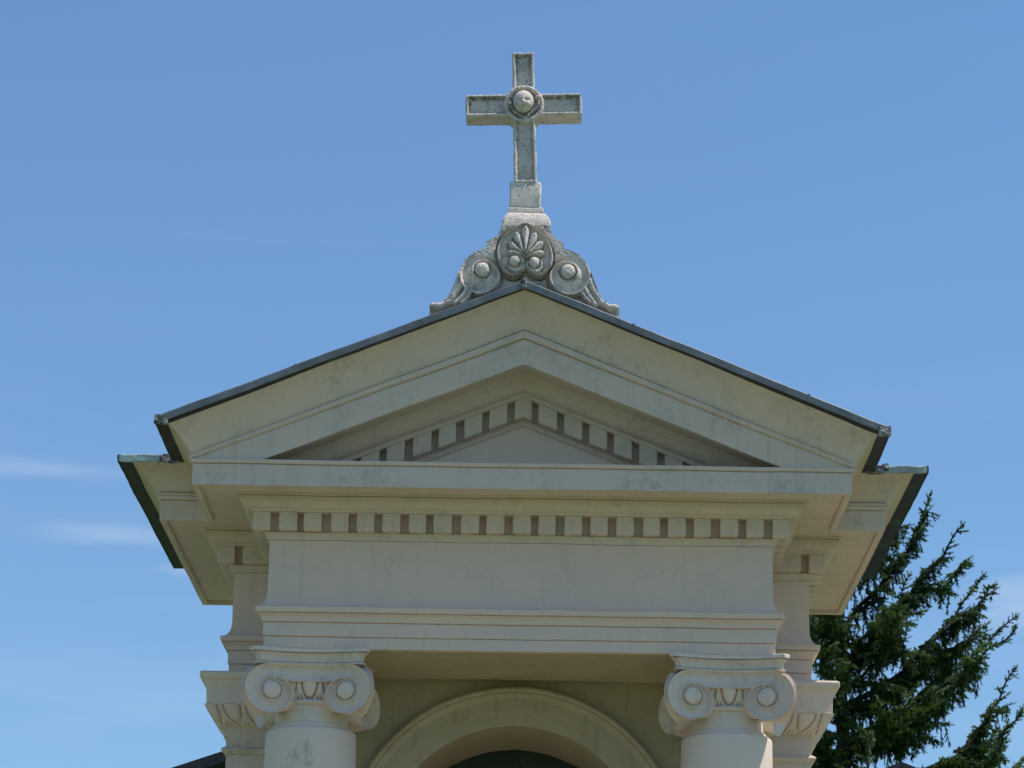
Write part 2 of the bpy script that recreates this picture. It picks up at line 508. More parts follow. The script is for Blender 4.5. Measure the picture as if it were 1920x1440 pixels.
# front: corner blocks wrap both ways
xL = -(W + DO)
gap = PIT - CW
n_front = 20
pit = (2 * (W + DO) - CW) / n_front
for k in range(n_front + 1):
    x0 = xL + k * pit + (jit(.004) if 0 < k < n_front else 0); x1 = x0 + CW + (jit(.004) if 0 < k < n_front else 0)
    if k == 0: x0 = xL; x1 = xL + CW
    if k == n_front: x1 = -xL; x0 = x1 - CW
    y1 = -DI if 0 < k < n_front else -DO + CW
    dentil(x0, x1, -DO, y1, DZ0 + jit(.0025), DZ1, z0b=DZ0 + jit(.0025), par=cornice)
for s in (-1, 1):
    # porch flanks
    y = -DO + pit
    while y < YB - DO - 0.05:
        a, b = sorted((s * (W + DI), s * (W + DO)))
        dentil(a, b, y, y + CW, DZ0, DZ1, par=cornice); y += pit
    # body front, one free dentil by the inner corner, one at the outer corner
    xo = WB + DO
    a, b = sorted((s * xo, s * (xo - CW)))
    dentil(a, b, YB - DO, YB - DO + CW, DZ0, DZ1, par=cornice)
    a, b = sorted((s * (xo - pit), s * (W + DI)))
    dentil(a, b, YB - DO, YB - DI, DZ0, DZ1, par=cornice)
    # body flanks
    y = YB - DO + pit
    while y < YE + DO - CW - .02:
        a, b = sorted((s * (WB + DI), s * (WB + DO)))
        dentil(a, b, y, y + CW, DZ0, DZ1, par=cornice); y += pit

# --- crown moulding (cyma) of the eaves and of the gable
cz = [(0.395, 5.764, 6.500), (0.396, 5.7668, 6.504), (0.424, 5.7672, 6.5045), (0.428, 5.770, 6.510), (0.430, 5.781, 6.540), (0.424, 5.784, 6.546), (0.406, 5.785, 6.547), (0.406, 5.787, 6.549)]
for i in range(10):
    t = i / 9
    x = .36 * (1 - math.cos(t * math.pi / 2)) + .64 * t
    y = .36 * math.sin(t * math.pi / 2) + .64 * t
    cz.append((0.418 + 0.152 * x, 5.788 + y * 0.145, 6.552 + y * 0.188))
cz += [(0.576, 5.935, 6.744), (0.577, 5.945, 6.752), (0.2, 5.95, 6.76)]
V, Fc = sweep(cz)
mk('crown_moulding', V, Fc, M_PLASTER, chapel, bevel=0.003, wobble=WOB)

# --- raking cornice: rows clipped where they run into the level cornice
def rake(rows, name, mat, parent, bevel=BEV, zclip=5.764):
    V = []; Fc = []; N = 26
    for (oo, za, sl) in rows:
        xe = (za - zclip) / sl
        xm = W + oo
        xe = min(xe, xm)
        for k in range(-N, N + 1):
            x = xe * k / N
            V.append((x, -oo, za - sl * abs(x)))
    n = 2 * N + 1
    for i in range(len(rows) - 1):
        for k in range(n - 1):
            Fc.append((i * n + k, i * n + k + 1, (i + 1) * n + k + 1, (i + 1) * n + k))
    return mk(name, V, Fc, mat, parent, bevel=bevel, wobble=WOB)
s2 = 0.400
rows = [(0.395, 6.53, 0.40), (0.402, 6.502, 0.396), (0.411, 6.492, 0.396), (0.410, 6.350, 0.400), (0.378, 6.352, 0.400), (0.374, 6.372, s2), (0.186, 6.372, s2), (0.184, 6.362, s2)]
for (oo, z) in curve_pts((0.172, 6.350), (0.104, 6.270), 'ovolo', 6)[0:0]:
    rows.append((oo, z, s2))
for i in range(7):
    a = i / 6 * math.pi / 2
    rows.append((0.104 + 0.068 * math.cos(a) ** 1.0, 6.350 - 0.078 * math.sin(a), s2))
rows += [(0.098, 6.262, s2), (0.096, 6.248, s2), (0.014, 6.246, s2), (0.013, 6.131, s2), (0.036, 6.1305, s2)]
for i in range(5):
    a = i / 4 * math.pi / 2
    rows.append((0.038 - 0.024 * math.sin(a), 6.130 - 0.026 * (1 - math.cos(a)), s2))
rows += [(0.010, 6.100, s2), (-0.02, 6.098, s2)]
raking = rake(rows, 'raking_cornice', M_PLASTER, chapel)
cx0 = 0.070
RZ0, RZ1 = 6.132, 6.250
def rz(z, x): return z - s2 * abs(x)
m = MB(); h = 0.051
front = [(-h, rz(RZ0, h)), (0, RZ0), (h, rz(RZ0, h)), (h, rz(RZ1, h)), (0, RZ1), (-h, rz(RZ1, h))]
m.add([(x, -.095, z) for x, z in front] + [(x, -.008, z) for x, z in front],
      [(0, 1, 4, 5), (1, 2, 3, 4), (6, 11, 10, 7), (7, 10, 9, 8)] + [(i, (i + 1) % 6, (i + 1) % 6 + 6, i + 6)[::-1] for i in range(6)])
m.build('dentil', M_PLASTER, raking, bevel=0.008, wobble=WOB)
k = 0
while True:
    x0 = 0.089 + k * 0.1455; x1 = x0 + 0.105
    if rz(RZ1, x0) < 5.79: break
    for s in (-1, 1):
        j1, j2 = jit(.003), jit(.003)
        a, b = (x0 + j1, x1 + j2) if s > 0 else (-x1 - j1, -x0 - j2)
        dentil(a, b, -.095, -.008, rz(RZ0, a), rz(RZ1, a), rz(RZ1, b), rz(RZ0, b), par=raking)
    k += 1
# --- tympanum
m = MB()
m.add([(-1.0, 0, 5.76), (1.0, 0, 5.76), (0, 0, 6.16), (-1.0, 0.1, 5.76), (1.0, 0.1, 5.76), (0, 0.1, 6.16)],
      [(0, 1, 2), (3, 5, 4), (0, 3, 4, 1), (1, 4, 5, 2), (2, 5, 3, 0)])
m.build('tympanum', M_FRIEZE, chapel, smooth=0)

# --- gutters / sheet-metal edge: vertical strip outside, dark sheet below
UND = [(0.548, 5.942, 6.757), (0.560, 5.932, 6.748), (0.630, 5.918, 6.744), (0.636, 5.9175, 6.7435), (0.636, 5.924, 6.749), (0.548, 5.947, 6.763)]
V, Fc = sweep(UND, closed_prof=True)
gutter = mk('gutter', V, Fc, M_COPPER, chapel, bevel=0, wobble=0.005)

def strip(pts, name, mat, parent, o_in=0.646, o_out=0.655, drop=0.040):
    """folded metal edge along a polyline of (x, y, ztop) points, outward normal given per run"""
    V = []; Fc = []
    for (x, y, z, nx, ny) in pts:
        q = [(x - nx * .012, y - ny * .012, z + .004), (x + nx * .004, y + ny * .004, z + .0035), (x + nx * .009, y + ny * .009, z - .002),
             (x + nx * .008, y + ny * .008, z - drop), (x + nx * .001, y + ny * .001, z - drop - .001), (x - nx * .012, y - ny * .012, z - .006)]
        V += q
    n = len(pts); k = 6
    for i in range(n - 1):
        for j in range(k):
            j2 = (j + 1) % k
            Fc.append((i * k + j, i * k + j2, (i + 1) * k + j2, (i + 1) * k + j))
    Fc.append(tuple(range(k))); Fc.append(tuple((n - 1) * k + j for j in range(k))[::-1])
    return mk(name, V, Fc, mat, parent, wobble=0.005, smooth=40)
OO, OB = 0.6005, 0.636       # porch and body overhangs of the sheet edge
for s in (-1, 1):
    xe = s * (W + OO)
    pts = []
    for i in range(41):
        t = i / 40
        pts.append((xe * t, -OO, 6.783 + (5.956 - 6.783) * t, 0, -1))
    strip(pts, 'verge_flashing', M_ZINC, chapel)
    # seams of the zinc sheets
    for t in ((0.17, 0.63) if s < 0 else (0.30, 0.78)):
        m = MB()
        x = xe * t; z = 6.783 - (6.783 - 5.956) * t
        dx = .012; sl = S * s
        m.add([(x, -.6105, z + .0045), (x + dx, -.6105, z + .0045 - dx * sl), (x + dx, -.6105, z - .041 - dx * sl), (x, -.6105, z - .041),
               (x, -.59, z + .007), (x + dx, -.59, z + .007 - dx * sl), (x + dx, -.59, z - .038 - dx * sl), (x, -.59, z - .038)],
              [(0, 1, 2, 3), (4, 7, 6, 5), (0, 4, 5, 1), (1, 5, 6, 2), (2, 6, 7, 3), (3, 7, 4, 0)])
        m.build('sheet_seam', M_ZINC, chapel, wobble=0.005)
    # eaves edge of the porch flank, crumpled joint at its front corner
    pts = [(xe, -OO + .01 + (YB) * i / 12, 5.956, s, 0) for i in range(13)]
    strip(pts, 'eaves_flashing', M_COPPER, chapel)
    m = MB()
    rr = random.Random(3 + s)
    def lump(cx, cy, czz, hx, hy, hz, n=7):
        for _ in range(n):
            a = cx + rr.uniform(-hx, hx); b = cy + rr.uniform(-hy, hy) * .3; c = czz + rr.uniform(-hz, hz)
            q = rr.uniform(.006, .016)
            pts8 = [(a + dx_ * q * rr.uniform(.6, 1.3), b + dy_ * q * .6, c + dz_ * q * rr.uniform(.7, 1.3)) for dz_ in (-1, 1) for dx_, dy_ in ((-1, -1), (1, -1), (1, 1), (-1, 1))]
            m.add(pts8, [(0, 3, 2, 1), (4, 5, 6, 7), (0, 1, 5, 4), (1, 2, 6, 5), (2, 3, 7, 6), (3, 0, 4, 7)])
    m.box(min(xe + s * .013, xe - s * .060), max(xe + s * .013, xe - s * .060), -.6115, -.57, 5.914, 5.9635)
    lump(xe - s * .022, -.606, 5.939, .022, .02, .014, 7)
    m.build('soldered_corner', M_SOLDER, chapel, wobble=0.012, smooth=0)
    m = MB()
    # and where the body gutter runs into the porch
    xj = s * (W + OO + .035)
    m.box(min(xj - s * .07, xj + s * .03), max(xj - s * .07, xj + s * .03), YB - OB - .014, YB - OB + .03, 5.912, 5.957)
    lump(xj, YB - OB - .010, 5.934, .042, .02, .016, 10)
    m.build('gutter_joint', M_SOLDER, chapel, wobble=0.012, smooth=0)
    # body front edge and flank edge
    xb = s * (WB + OB)
    pts = [(s * (W + OO) + (xb - s * (W + OO)) * i / 8, YB - OB, 5.954 + .003 * math.sin(i * 1.7), 0, -1) for i in range(9)]
    strip(pts, 'body_flashing', M_COPPER_EDGE, chapel)
    pts = [(xb, YB - OB - .008 + (YE + OB - YB + OB) * i / 30, 5.954, s, 0) for i in range(31)]
    strip(pts, 'eaves_flashing', M_COPPER, chapel)
m = MB()
m.box(-.012, .012, -.622, -.58, 6.741, 6.796)
m.box(-.020, -.006, -.618, -.57, 6.748, 6.788)
m.build('ridge_cap', M_SOLDER, chapel, wobble=0.008, bevel=0.004)

# --- roofs
m = MB()
ex = W + 0.598; ze = 5.959; zr_ = 6.786
for s in (-1, 1):
    m.add([(0, -.600, zr_), (s * ex, -.600, ze), (s * ex, 2.6, ze), (0, 2.6, zr_)], [(0, 1, 2, 3) if s < 0 else (0, 3, 2, 1)])
m.add([(-ex, 2.6, ze), (ex, 2.6, ze), (0, 2.6, zr_)], [(0, 1, 2)])
m.build('porch_roof', M_ZINC, chapel, smooth=0)
m = MB(); xb = WB + .632
m.add([(-xb, YB - .632, 5.957), (xb, YB - .632, 5.957), (xb, YE + .632, 5.957), (-xb, YE + .632, 5.957), (-.6, 1.63, 6.11), (.6, 1.63, 6.11)],
      [(0, 1, 5, 4), (1, 2, 5), (2, 3, 4, 5), (3, 0, 4)])
m.build('body_roof', M_COPPER, chapel, smooth=0)

# --- porch ceiling, body walls with the arched opening
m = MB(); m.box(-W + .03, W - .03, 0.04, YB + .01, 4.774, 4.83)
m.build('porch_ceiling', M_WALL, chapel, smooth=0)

AX, AZ, AR_O, AR_I, YW = -0.022, 3.733, 1.0, 0.776, 0.885
def wall_with_arch():
    # front wall as strips between the arch curve and the outline
    V = []; Fc = []
    n = 48; x0, x1, zt, zb = -1.70, 1.70, 4.79, 0.45
    arc = [(AX - AR_I * math.cos(math.pi * i / n), AZ + AR_I * math.sin(math.pi * i / n)) for i in range(n + 1)]
    top = []
    for i in range(n + 1):
        top.append((x0 + (x1 - x0) * i / n, zt))
    for a, b in zip(arc, top):
        V += [(a[0], YW, a[1]), (b[0], YW, b[1])]
    for i in range(n):
        Fc.append((2 * i, 2 * i + 1, 2 * i + 3, 2 * i + 2))
    b0 = len(V)
    V += [(x0, YW, zb), (AX - AR_I, YW, zb), (AX + AR_I, YW, zb), (x1, YW, zb)]
    Fc.append((b0, 1, 0, b0 + 1)); Fc.append((b0 + 2, 2 * n, 2 * n + 1, b0 + 3))
    # flanks and back
    c0 = len(V)
    V += [(x0, YE - .03, zb), (x0, YE - .03, zt), (x1, YE - .03, zb), (x1, YE - .03, zt)]
    Fc += [(b0, c0, c0 + 1, 1), (b0 + 3, 2 * n + 1, c0 + 3, c0 + 2), (c0, c0 + 2, c0 + 3, c0 + 1)]
    return V, Fc
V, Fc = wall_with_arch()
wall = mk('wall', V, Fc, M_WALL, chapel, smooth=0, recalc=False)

def arc_sweep(prof, name, mat, parent, n=72, straight=True, **kw):
    """prof (r, y) swept round the arch, with straight legs down"""
    V = []; Fc = []
    stations = []
    if straight:
        stations.append(('L', 0.45))
    for i in range(n + 1):
        stations.append(('A', math.pi * i / n))
    if straight:
        stations.append(('R', 0.45))
    for st in stations:
        for (r, y) in prof:
            if st[0] == 'L': V.append((AX - r, y, st[1]))
            elif st[0] == 'R': V.append((AX + r, y, st[1]))
            else: V.append((AX - r * math.cos(st[1]), y, AZ + r * math.sin(st[1])))
    k = len(prof)
    for i in range(len(stations) - 1):
        for j in range(k - 1):
            Fc.append((i * k + j, i * k + j + 1, (i + 1) * k + j + 1, (i + 1) * k + j))
    return mk(name, V, Fc, mat, parent, **kw)
ap = [(1.000, YW + .01), (1.0, YW - .060)]
for i in range(9):
    a = i / 8 * math.pi
    ap.append((0.983 + 0.017 * math.cos(a), YW - .060 - 0.020 * math.sin(a)))
ap += [(0.964, YW - .060)]
for i in range(7):
    t = i / 6
    ap.append((0.962 - .034 * t, YW - .064 + .030 * math.sin(t * math.pi / 2)))
ap += [(0.924, YW - .034), (0.856, YW - .034), (0.850, YW - .030), (0.848, YW - .014), (AR_I + .004, YW - .012), (AR_I, YW - .008), (AR_I, YW + .02)]
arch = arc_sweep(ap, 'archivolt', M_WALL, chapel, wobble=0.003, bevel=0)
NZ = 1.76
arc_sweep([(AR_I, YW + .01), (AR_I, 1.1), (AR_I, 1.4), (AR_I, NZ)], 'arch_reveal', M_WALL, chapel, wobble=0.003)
m = MB()
pts = [(AX - .78, NZ - .005, .45)] + [(AX - .78 * math.cos(math.pi * i / 40), NZ - .005, AZ + .78 * math.sin(math.pi * i / 40)) for i in range(41)] + [(AX + .78, NZ - .005, .45)]
m.add(pts, [tuple(range(len(pts)))])
door = m.build('arched_door', M_GLASS, chapel, smooth=0, recalc=False)
m = MB()
for x in (-.39, 0, .39):
    m.box(AX + x - .02, AX + x + .02, NZ - .045, NZ - .008, .45, AZ + math.sqrt(.77 ** 2 - x * x) - .005)
for z in (1.2, 2.2, 3.2, 3.733):
    for xa, xb2 in ((-.77, -.411), (-.369, -.021), (.021, .369), (.411, .77)):
        m.box(AX + xa, AX + xb2, NZ - .041, NZ - .010, z - .018, z + .018)
m.build('glazing_bars', M_FRAME, door, smooth=0)

# --- corner piers with their capitals
def sq_sweep(prof, x0, x1, y0, y1, n=1, cap=True):
    V = []; Fc = []
    for (o_, z) in prof:
        c = [(x0 - o_, y0 - o_), (x1 + o_, y0 - o_), (x1 + o_, y1 + o_), (x0 - o_, y1 + o_)]
        for i in range(4):
            a, b = c[i], c[(i + 1) % 4]
            for k in range(n):
                t = k / n
                V.append((a[0] + (b[0] - a[0]) * t, a[1] + (b[1] - a[1]) * t, z))
    N = 4 * n
    for i in range(len(prof) - 1):
        for k in range(N):
            k2 = (k + 1) % N
            Fc.append((i * N + k, i * N + k2, (i + 1) * N + k2, (i + 1) * N + k))
    if cap:
        Fc.append(tuple(range(N))[::-1]); Fc.append(tuple((len(prof) - 1) * N + k for k in range(N)))
    return V, Fc

def egg_h(s, z, per, zc, rx, rzz, amp):
    """egg-and-dart relief: s along the band, z up; eggs centred on s=0, +-per"""
    q = (s + per / 2) % per - per / 2
    e = math.hypot(q / rx, (z - zc) / rzz)
    h_ = 0.0
    if e < 1.0: h_ = amp * math.sqrt(1 - e * e) + amp * .25
    elif e < 1.18: h_ = -amp * .75
    elif e < 1.55: h_ = amp * .35 * math.sin((e - 1.18) / .37 * math.pi) + .1 * amp
    else: h_ = -amp * .55
    d = abs(abs(q) - per / 2)
    w_ = rx * .20
    if d < w_ and e >= 1.45: h_ = max(h_, amp * .5 * (1 - d / w_) ** .5)
    return h_

def egg_band_square(x0, x1, y0, y1, z0, z1, o0, o1, per, name, mat, parent, nper=22, nz_=20, amp=.016):
    """sloping band of eggs round a square pier; corner eggs sit on the mitre"""
    V = []; Fc = []
    sides = [((x0, y0), (x1, y0), (0, -1)), ((x1, y0), (x1, y1), (1, 0)), ((x1, y1), (x0, y1), (0, 1)), ((x0, y1), (x0, y0), (-1, 0))]
    ring_n = None
    rings = []
    for iz in range(nz_ + 1):
        t = iz / nz_
        z = z0 + (z1 - z0) * t
        oo = o0 + (o1 - o0) * t + .012 * math.sin(t * math.pi)
        ring = []
        for (a, b, nn) in sides:
            ln = math.hypot(b[0] - a[0], b[1] - a[1]) + 2 * oo
            d = ((b[0] - a[0]) / (ln - 2 * oo), (b[1] - a[1]) / (ln - 2 * oo))
            full = ln
            base_len = (ln - 2 * oo) + 2 * o1
            npr = max(2, round(base_len / per)); pr = base_len / npr
            cnt = npr * nper
            for k in range(cnt):
                f = k / cnt
                sp = f * base_len                       # pattern coordinate, egg centres at both corners
                h_ = egg_h(sp, z, pr, z1 - .012, pr * .34, (z1 - z0) * .74, amp)
                x = a[0] - d[0] * oo + d[0] * full * f + nn[0] * (oo + h_)
                y = a[1] - d[1] * oo + d[1] * full * f + nn[1] * (oo + h_)
                if k == 0:   # mitre: push on the diagonal
                    pn = sides[(sides.index((a, b, nn)) - 1) % 4][2]
                    x = a[0] + (nn[0] + pn[0]) * (oo + h_); y = a[1] + (nn[1] + pn[1]) * (oo + h_)
                ring.append((x, y, z))
        rings.append(ring)
    n = len(rings[0])
    for r_ in rings: V += r_
    for i in range(len(rings) - 1):
        for k in range(n):
            k2 = (k + 1) % n
            Fc.append((i * n + k, i * n + k2, (i + 1) * n + k2, (i + 1) * n + k))
    Fc.append(tuple(range(n))[::-1]); Fc.append(tuple((len(rings) - 1) * n + k for k in range(n)))
    return mk(name, V, Fc, mat, parent, smooth=50)

for s in (-1, 1):
    for (ya, yb) in ((YB, YB + .47), (YE - .47, YE)):
        xa, xb2 = sorted((s * 1.72, s * 1.25))
        sh = [(0.012, .45), (0.012, 2.0), (0.0, 4.31)]
        V, Fc = sq_sweep(sh, xa, xb2, ya, yb)
        pier = mk('corner_pier', V, Fc, M_PLASTER, chapel, bevel=BEV, wobble=WOB)
        ast = [(0.0, 4.309), (0.012, 4.315)] + [(0.014 + .014 * math.sin(math.pi * i / 6), 4.322 + .03 * i / 6) for i in range(7)] + [(0.004, 4.356), (0.002, 4.49)]
        V, Fc = sq_sweep(ast, xa, xb2, ya, yb, n=5)
        mk('necking', V, Fc, M_PLASTER, pier, wobble=WOB)
        egg_band_square(xa, xb2, ya, yb, 4.478, 4.588, .030, .108, .150, 'egg_band', M_CAP, pier)
        cp = [(0.112, 4.587), (0.118, 4.590), (0.122, 4.686), (0.126, 4.690)] + curve_pts((0.128, 4.694), (0.156, 4.735), 'cavetto', 4) + [(0.160, 4.742), (0.160, 4.770), (0.15, 4.7775)]
        V, Fc = sq_sweep(cp, xa, xb2, ya, yb, n=6)
        mk('pier_capital', V, Fc, M_CAP, pier, bevel=BEV, wobble=WOB)
        bs = [(0.10, .45), (0.10, .60), (0.07, .62), (0.085, .66), (0.07, .70), (0.03, .73), (0.012, .76)]
        V, Fc = sq_sweep(bs, xa, xb2, ya, yb)
        mk('pier_base', V, Fc, M_PLASTER, pier, bevel=BEV)

# --- plinth and steps
m = MB(); m.box(-1.95, 1.95, .55, 2.65, 0, .449); m.box(-1.75, 1.75, -.35, .549, 0, .4485)
m.build('plinth', M_PLASTER, chapel, bevel=.01)
m = MB(); m.box(-1.3, 1.3, -.65, -.352, 0, .30); m.box(-1.35, 1.35, -.95, -.652, 0, .15)
m.build('steps', M_CAP, chapel, bevel=.01)

# ------------------------------------------------------------------ relief engine
def relief(sdf, hfun, bounds, cell, thick, world_fn, name, mat, parent, attr=None, back=None, smooth=45, back_fn=None):
    u0, u1, v0, v1 = bounds
    nu = int((u1 - u0) / cell) + 1; nv = int((v1 - v0) / cell) + 1
    U, Vv = np.meshgrid(np.linspace(u0, u1, nu), np.linspace(v0, v1, nv))
    D = sdf(U, Vv)
    cu = (U[1:, 1:] + U[:-1, :-1]) / 2; cv = (Vv[1:, 1:] + Vv[:-1, :-1]) / 2
    inside = sdf(cu, cv) < 0
    # snap outside vertices (of kept cells) onto the outline
    e = cell * .3
    gx = (sdf(U + e, Vv) - sdf(U - e, Vv)) / (2 * e); gy = (sdf(U, Vv + e) - sdf(U, Vv - e)) / (2 * e)
    gl = np.hypot(gx, gy) + 1e-9
    near = np.abs(D) < cell * 2.2
    # boundary verts: touched by kept and non-kept cells
    kept = np.zeros(U.shape, int)
    for a in (0, 1):
        for b in (0, 1):
            kept[a:nv - 1 + a, b:nu - 1 + b] += inside
    bnd = (kept > 0) & (kept < 4)
    mv = bnd & near
    U2, V2 = U, Vv
    for _ in range(3):
        D_ = sdf(U2, V2)
        gx = (sdf(U2 + e, V2) - sdf(U2 - e, V2)) / (2 * e); gy = (sdf(U2, V2 + e) - sdf(U2, V2 - e)) / (2 * e)
        gl = np.clip(gx ** 2 + gy ** 2, .25, None)
        U2 = np.where(mv, U2 - np.clip(D_ * gx / gl, -cell, cell), U2); V2 = np.where(mv, V2 - np.clip(D_ * gy / gl, -cell, cell), V2)
    Hh = hfun(U2, V2)
    idx = -np.ones(U.shape, int)
    used = kept > 0
    idx[used] = np.arange(used.sum())
    u, v, w = U2[used], V2[used], Hh[used]
    P = world_fn(u, v, w)
    nfront = len(P)
    ii, jj = np.where(inside)
    quads = np.stack([idx[ii, jj], idx[ii, jj + 1], idx[ii + 1, jj + 1], idx[ii + 1, jj]], 1)
    # boundary edges
    from collections import defaultdict
    ed = defaultdict(int)
    E_ = np.concatenate([quads[:, [0, 1]], quads[:, [1, 2]], quads[:, [2, 3]], quads[:, [3, 0]]])
    key = {}
    for a, b in E_.tolist():
        if (b, a) in key: del key[(b, a)]
        else: key[(a, b)] = 1
    bv = sorted({a for e_ in key for a in e_})
    remap = {}
    PB = world_fn(u[bv], v[bv], (np.full(len(bv), -thick) if back is None else back(u[bv], v[bv])))
    if back_fn is not None: PB = back_fn(u[bv], v[bv])
    V_all = [tuple(p) for p in P] + [tuple(P[i]) for i in bv] + [tuple(p) for p in PB]
    m1 = {b: nfront + i for i, b in enumerate(bv)}
    m2 = {b: nfront + len(bv) + i for i, b in enumerate(bv)}
    F_all = [tuple(q) for q in quads.tolist()]
    nf = len(F_all)
    for a, b in key:
        F_all.append((m1[b], m1[a], m2[a], m2[b]))
    me = bpy.data.meshes.new(name)
    me.from_pydata(V_all, [], F_all)
    me.materials.append(mat)
    me.polygons.foreach_set('use_smooth', [True] * len(me.polygons))
    if attr is not None:
        at = me.attributes.new('lichen', 'FLOAT', 'POINT')
        vals = np.zeros(len(V_all)); vals[:nfront] = attr(u, v)
        at.data.foreach_set('value', vals.astype(np.float32))
    me.update()
    o = bpy.data.objects.new(name, me)
    COL.objects.link(o)
    if parent is not None: o.parent = parent
    return o

def sm(x, a, b):
    t = np.clip((x - a) / (b - a), 0, 1); return t * t * (3 - 2 * t)
def poly_sdf(pts):
    P = np.array(pts, float)
    def f(u, v):
        shp = np.shape(u); u = np.ravel(u); v = np.ravel(v)
        d = np.full(u.shape, 1e9); ins = np.zeros(u.shape, bool)
        n = len(P)
        for i in range(n):
            a = P[i]; b = P[(i + 1) % n]
            e = b - a
            t = np.clip(((u - a[0]) * e[0] + (v - a[1]) * e[1]) / (e @ e + 1e-12), 0, 1)
            d = np.minimum(d, (u - a[0] - t * e[0]) ** 2 + (v - a[1] - t * e[1]) ** 2)
            c = ((a[1] <= v) & (b[1] > v)) | ((b[1] <= v) & (a[1] > v))
            with np.errstate(divide='ignore', invalid='ignore'):
                xi = a[0] + (v - a[1]) / (b[1] - a[1] if b[1] != a[1] else 1e-9) * e[0]
            ins ^= c & (u < xi)
        return (np.where(ins, -1, 1) * np.sqrt(d)).reshape(shp)
    return f
def seg_d(u, v, a, b):
    ex, ey = b[0] - a[0], b[1] - a[1]
    t = np.clip(((u - a[0]) * ex + (v - a[1]) * ey) / (ex * ex + ey * ey), 0, 1)
    return np.hypot(u - a[0] - t * ex, v - a[1] - t * ey), t
def smooth_poly(pts, n=3):
    """Catmull-Rom through closed control points"""
    out = []; m = len(pts)
    for i in range(m):
        p0, p1, p2, p3 = (np.array(pts[(i + k - 1) % m], float) for k in range(4))
        for j in range(n):
            t = j / n
            out.append(tuple(0.5 * (2 * p1 + (p2 - p0) * t + (2 * p0 - 5 * p1 + 4 * p2 - p3) * t * t + (3 * p1 - p0 - 3 * p2 + p3) * t ** 3)))
    return out

# ------------------------------------------------------------------ columns
CXX, CYY = 1.178, 0.262
VC, VR = 0.206, 0.145
TT = np.array([0, .25, .5, .75, 1.0, 1.25, 1.5, 1.75, 2.0]) * math.pi
RR = np.array([.147, .147, .146, .142, .134, .123, .107, .089, .072])
def vol_r(u, v):
    uu = np.abs(u) - VC
    t = np.mod(np.arctan2(uu, v), 2 * math.pi)
    return np.hypot(uu, v), np.interp(t, TT, RR), t
def vol_sdf(u, v):
    rho, r, t = vol_r(u, v)
    band = np.maximum(np.maximum(np.abs(u) - VC, v - .147), .052 - v)
    return np.minimum(rho - r, band)
def vol_h(u, v):
    rho, r, t = vol_r(u, v)
    r2 = np.interp(t, [0, math.pi, 2 * math.pi], [.0725, .063, .0560])
    uu0 = np.abs(u) - VC
    d = np.where(uu0 < 0, np.maximum(r - rho, np.minimum(.147 - v, v - .052)), r - rho)
    # hollow channel: deepest along its middle
    uu = np.abs(u) - VC
    mid_r = (r + r2) / 2; hw = np.maximum((r - r2) / 2, .01)
    ch_v = -.020 * np.clip(1 - ((rho - mid_r) / hw) ** 2, 0, 1)
    lb = .0725 - .020 * sm(-uu, .0, .10)
    ch_b = -.018 * np.clip(1 - ((v - (.147 + lb) / 2) / ((.147 - lb) / 2)) ** 2, 0, 1)
    k = ((uu < 0) & (v > 0) & (rho > r)).astype(float)
    h_ = ch_v * (1 - k) + ch_b * k
    rim = np.clip(1 - d / .013, 0, 1)
    h_ = h_ + .015 * np.sqrt(np.clip(1 - (1 - rim) ** 2, 0, 1)) * (d < .013)
    # the fillet leaves the band and winds on to the eye
    g1 = np.exp(-((rho - r) / .0052) ** 2) * (t > 1.2 * math.pi)
    g2 = np.exp(-((rho - r2) / .0048) ** 2)
    h_ = np.maximum(h_, .010 * np.maximum(g1, g2) + np.where(np.maximum(g1, g2) > .05, -.002, -9))
    inner = (rho < r2)
    h_ = np.where(inner & (rho > .0490), np.minimum(h_, -.014 + .024 * np.exp(-((rho - r2) / .0045) ** 2)), h_)
    eye = .006 + .024 * np.sqrt(np.clip(1 - (rho / .0505) ** 2, 0, 1))
    h_ = np.where(rho < .0490, eye, h_)
    return h_ + .0008 * np.sin(u * 83 + 2 * np.sin(v * 61)) * np.sin(v * 97)
DA, DK = .246, .89
def face_world(rot):
    c, s_ = math.cos(rot), math.sin(rot)
    def f(u, v, w):
        D = DA + DK * u * u + w
        x = u; y = -D
        return np.stack([x * c - y * s_, x * s_ + y * c, 4.540 + v + 0 * u], 1)
    return f
def face_back(rot):
    f = face_world(rot)
    def g(u, v):
        P = f(u, v, np.zeros_like(u))
        k = .60
        P[:, 0] *= k; P[:, 1] *= k
        P[:, 2] += .030 * np.clip((4.56 - P[:, 2]) / .15, 0, 1)
        return P
    return g
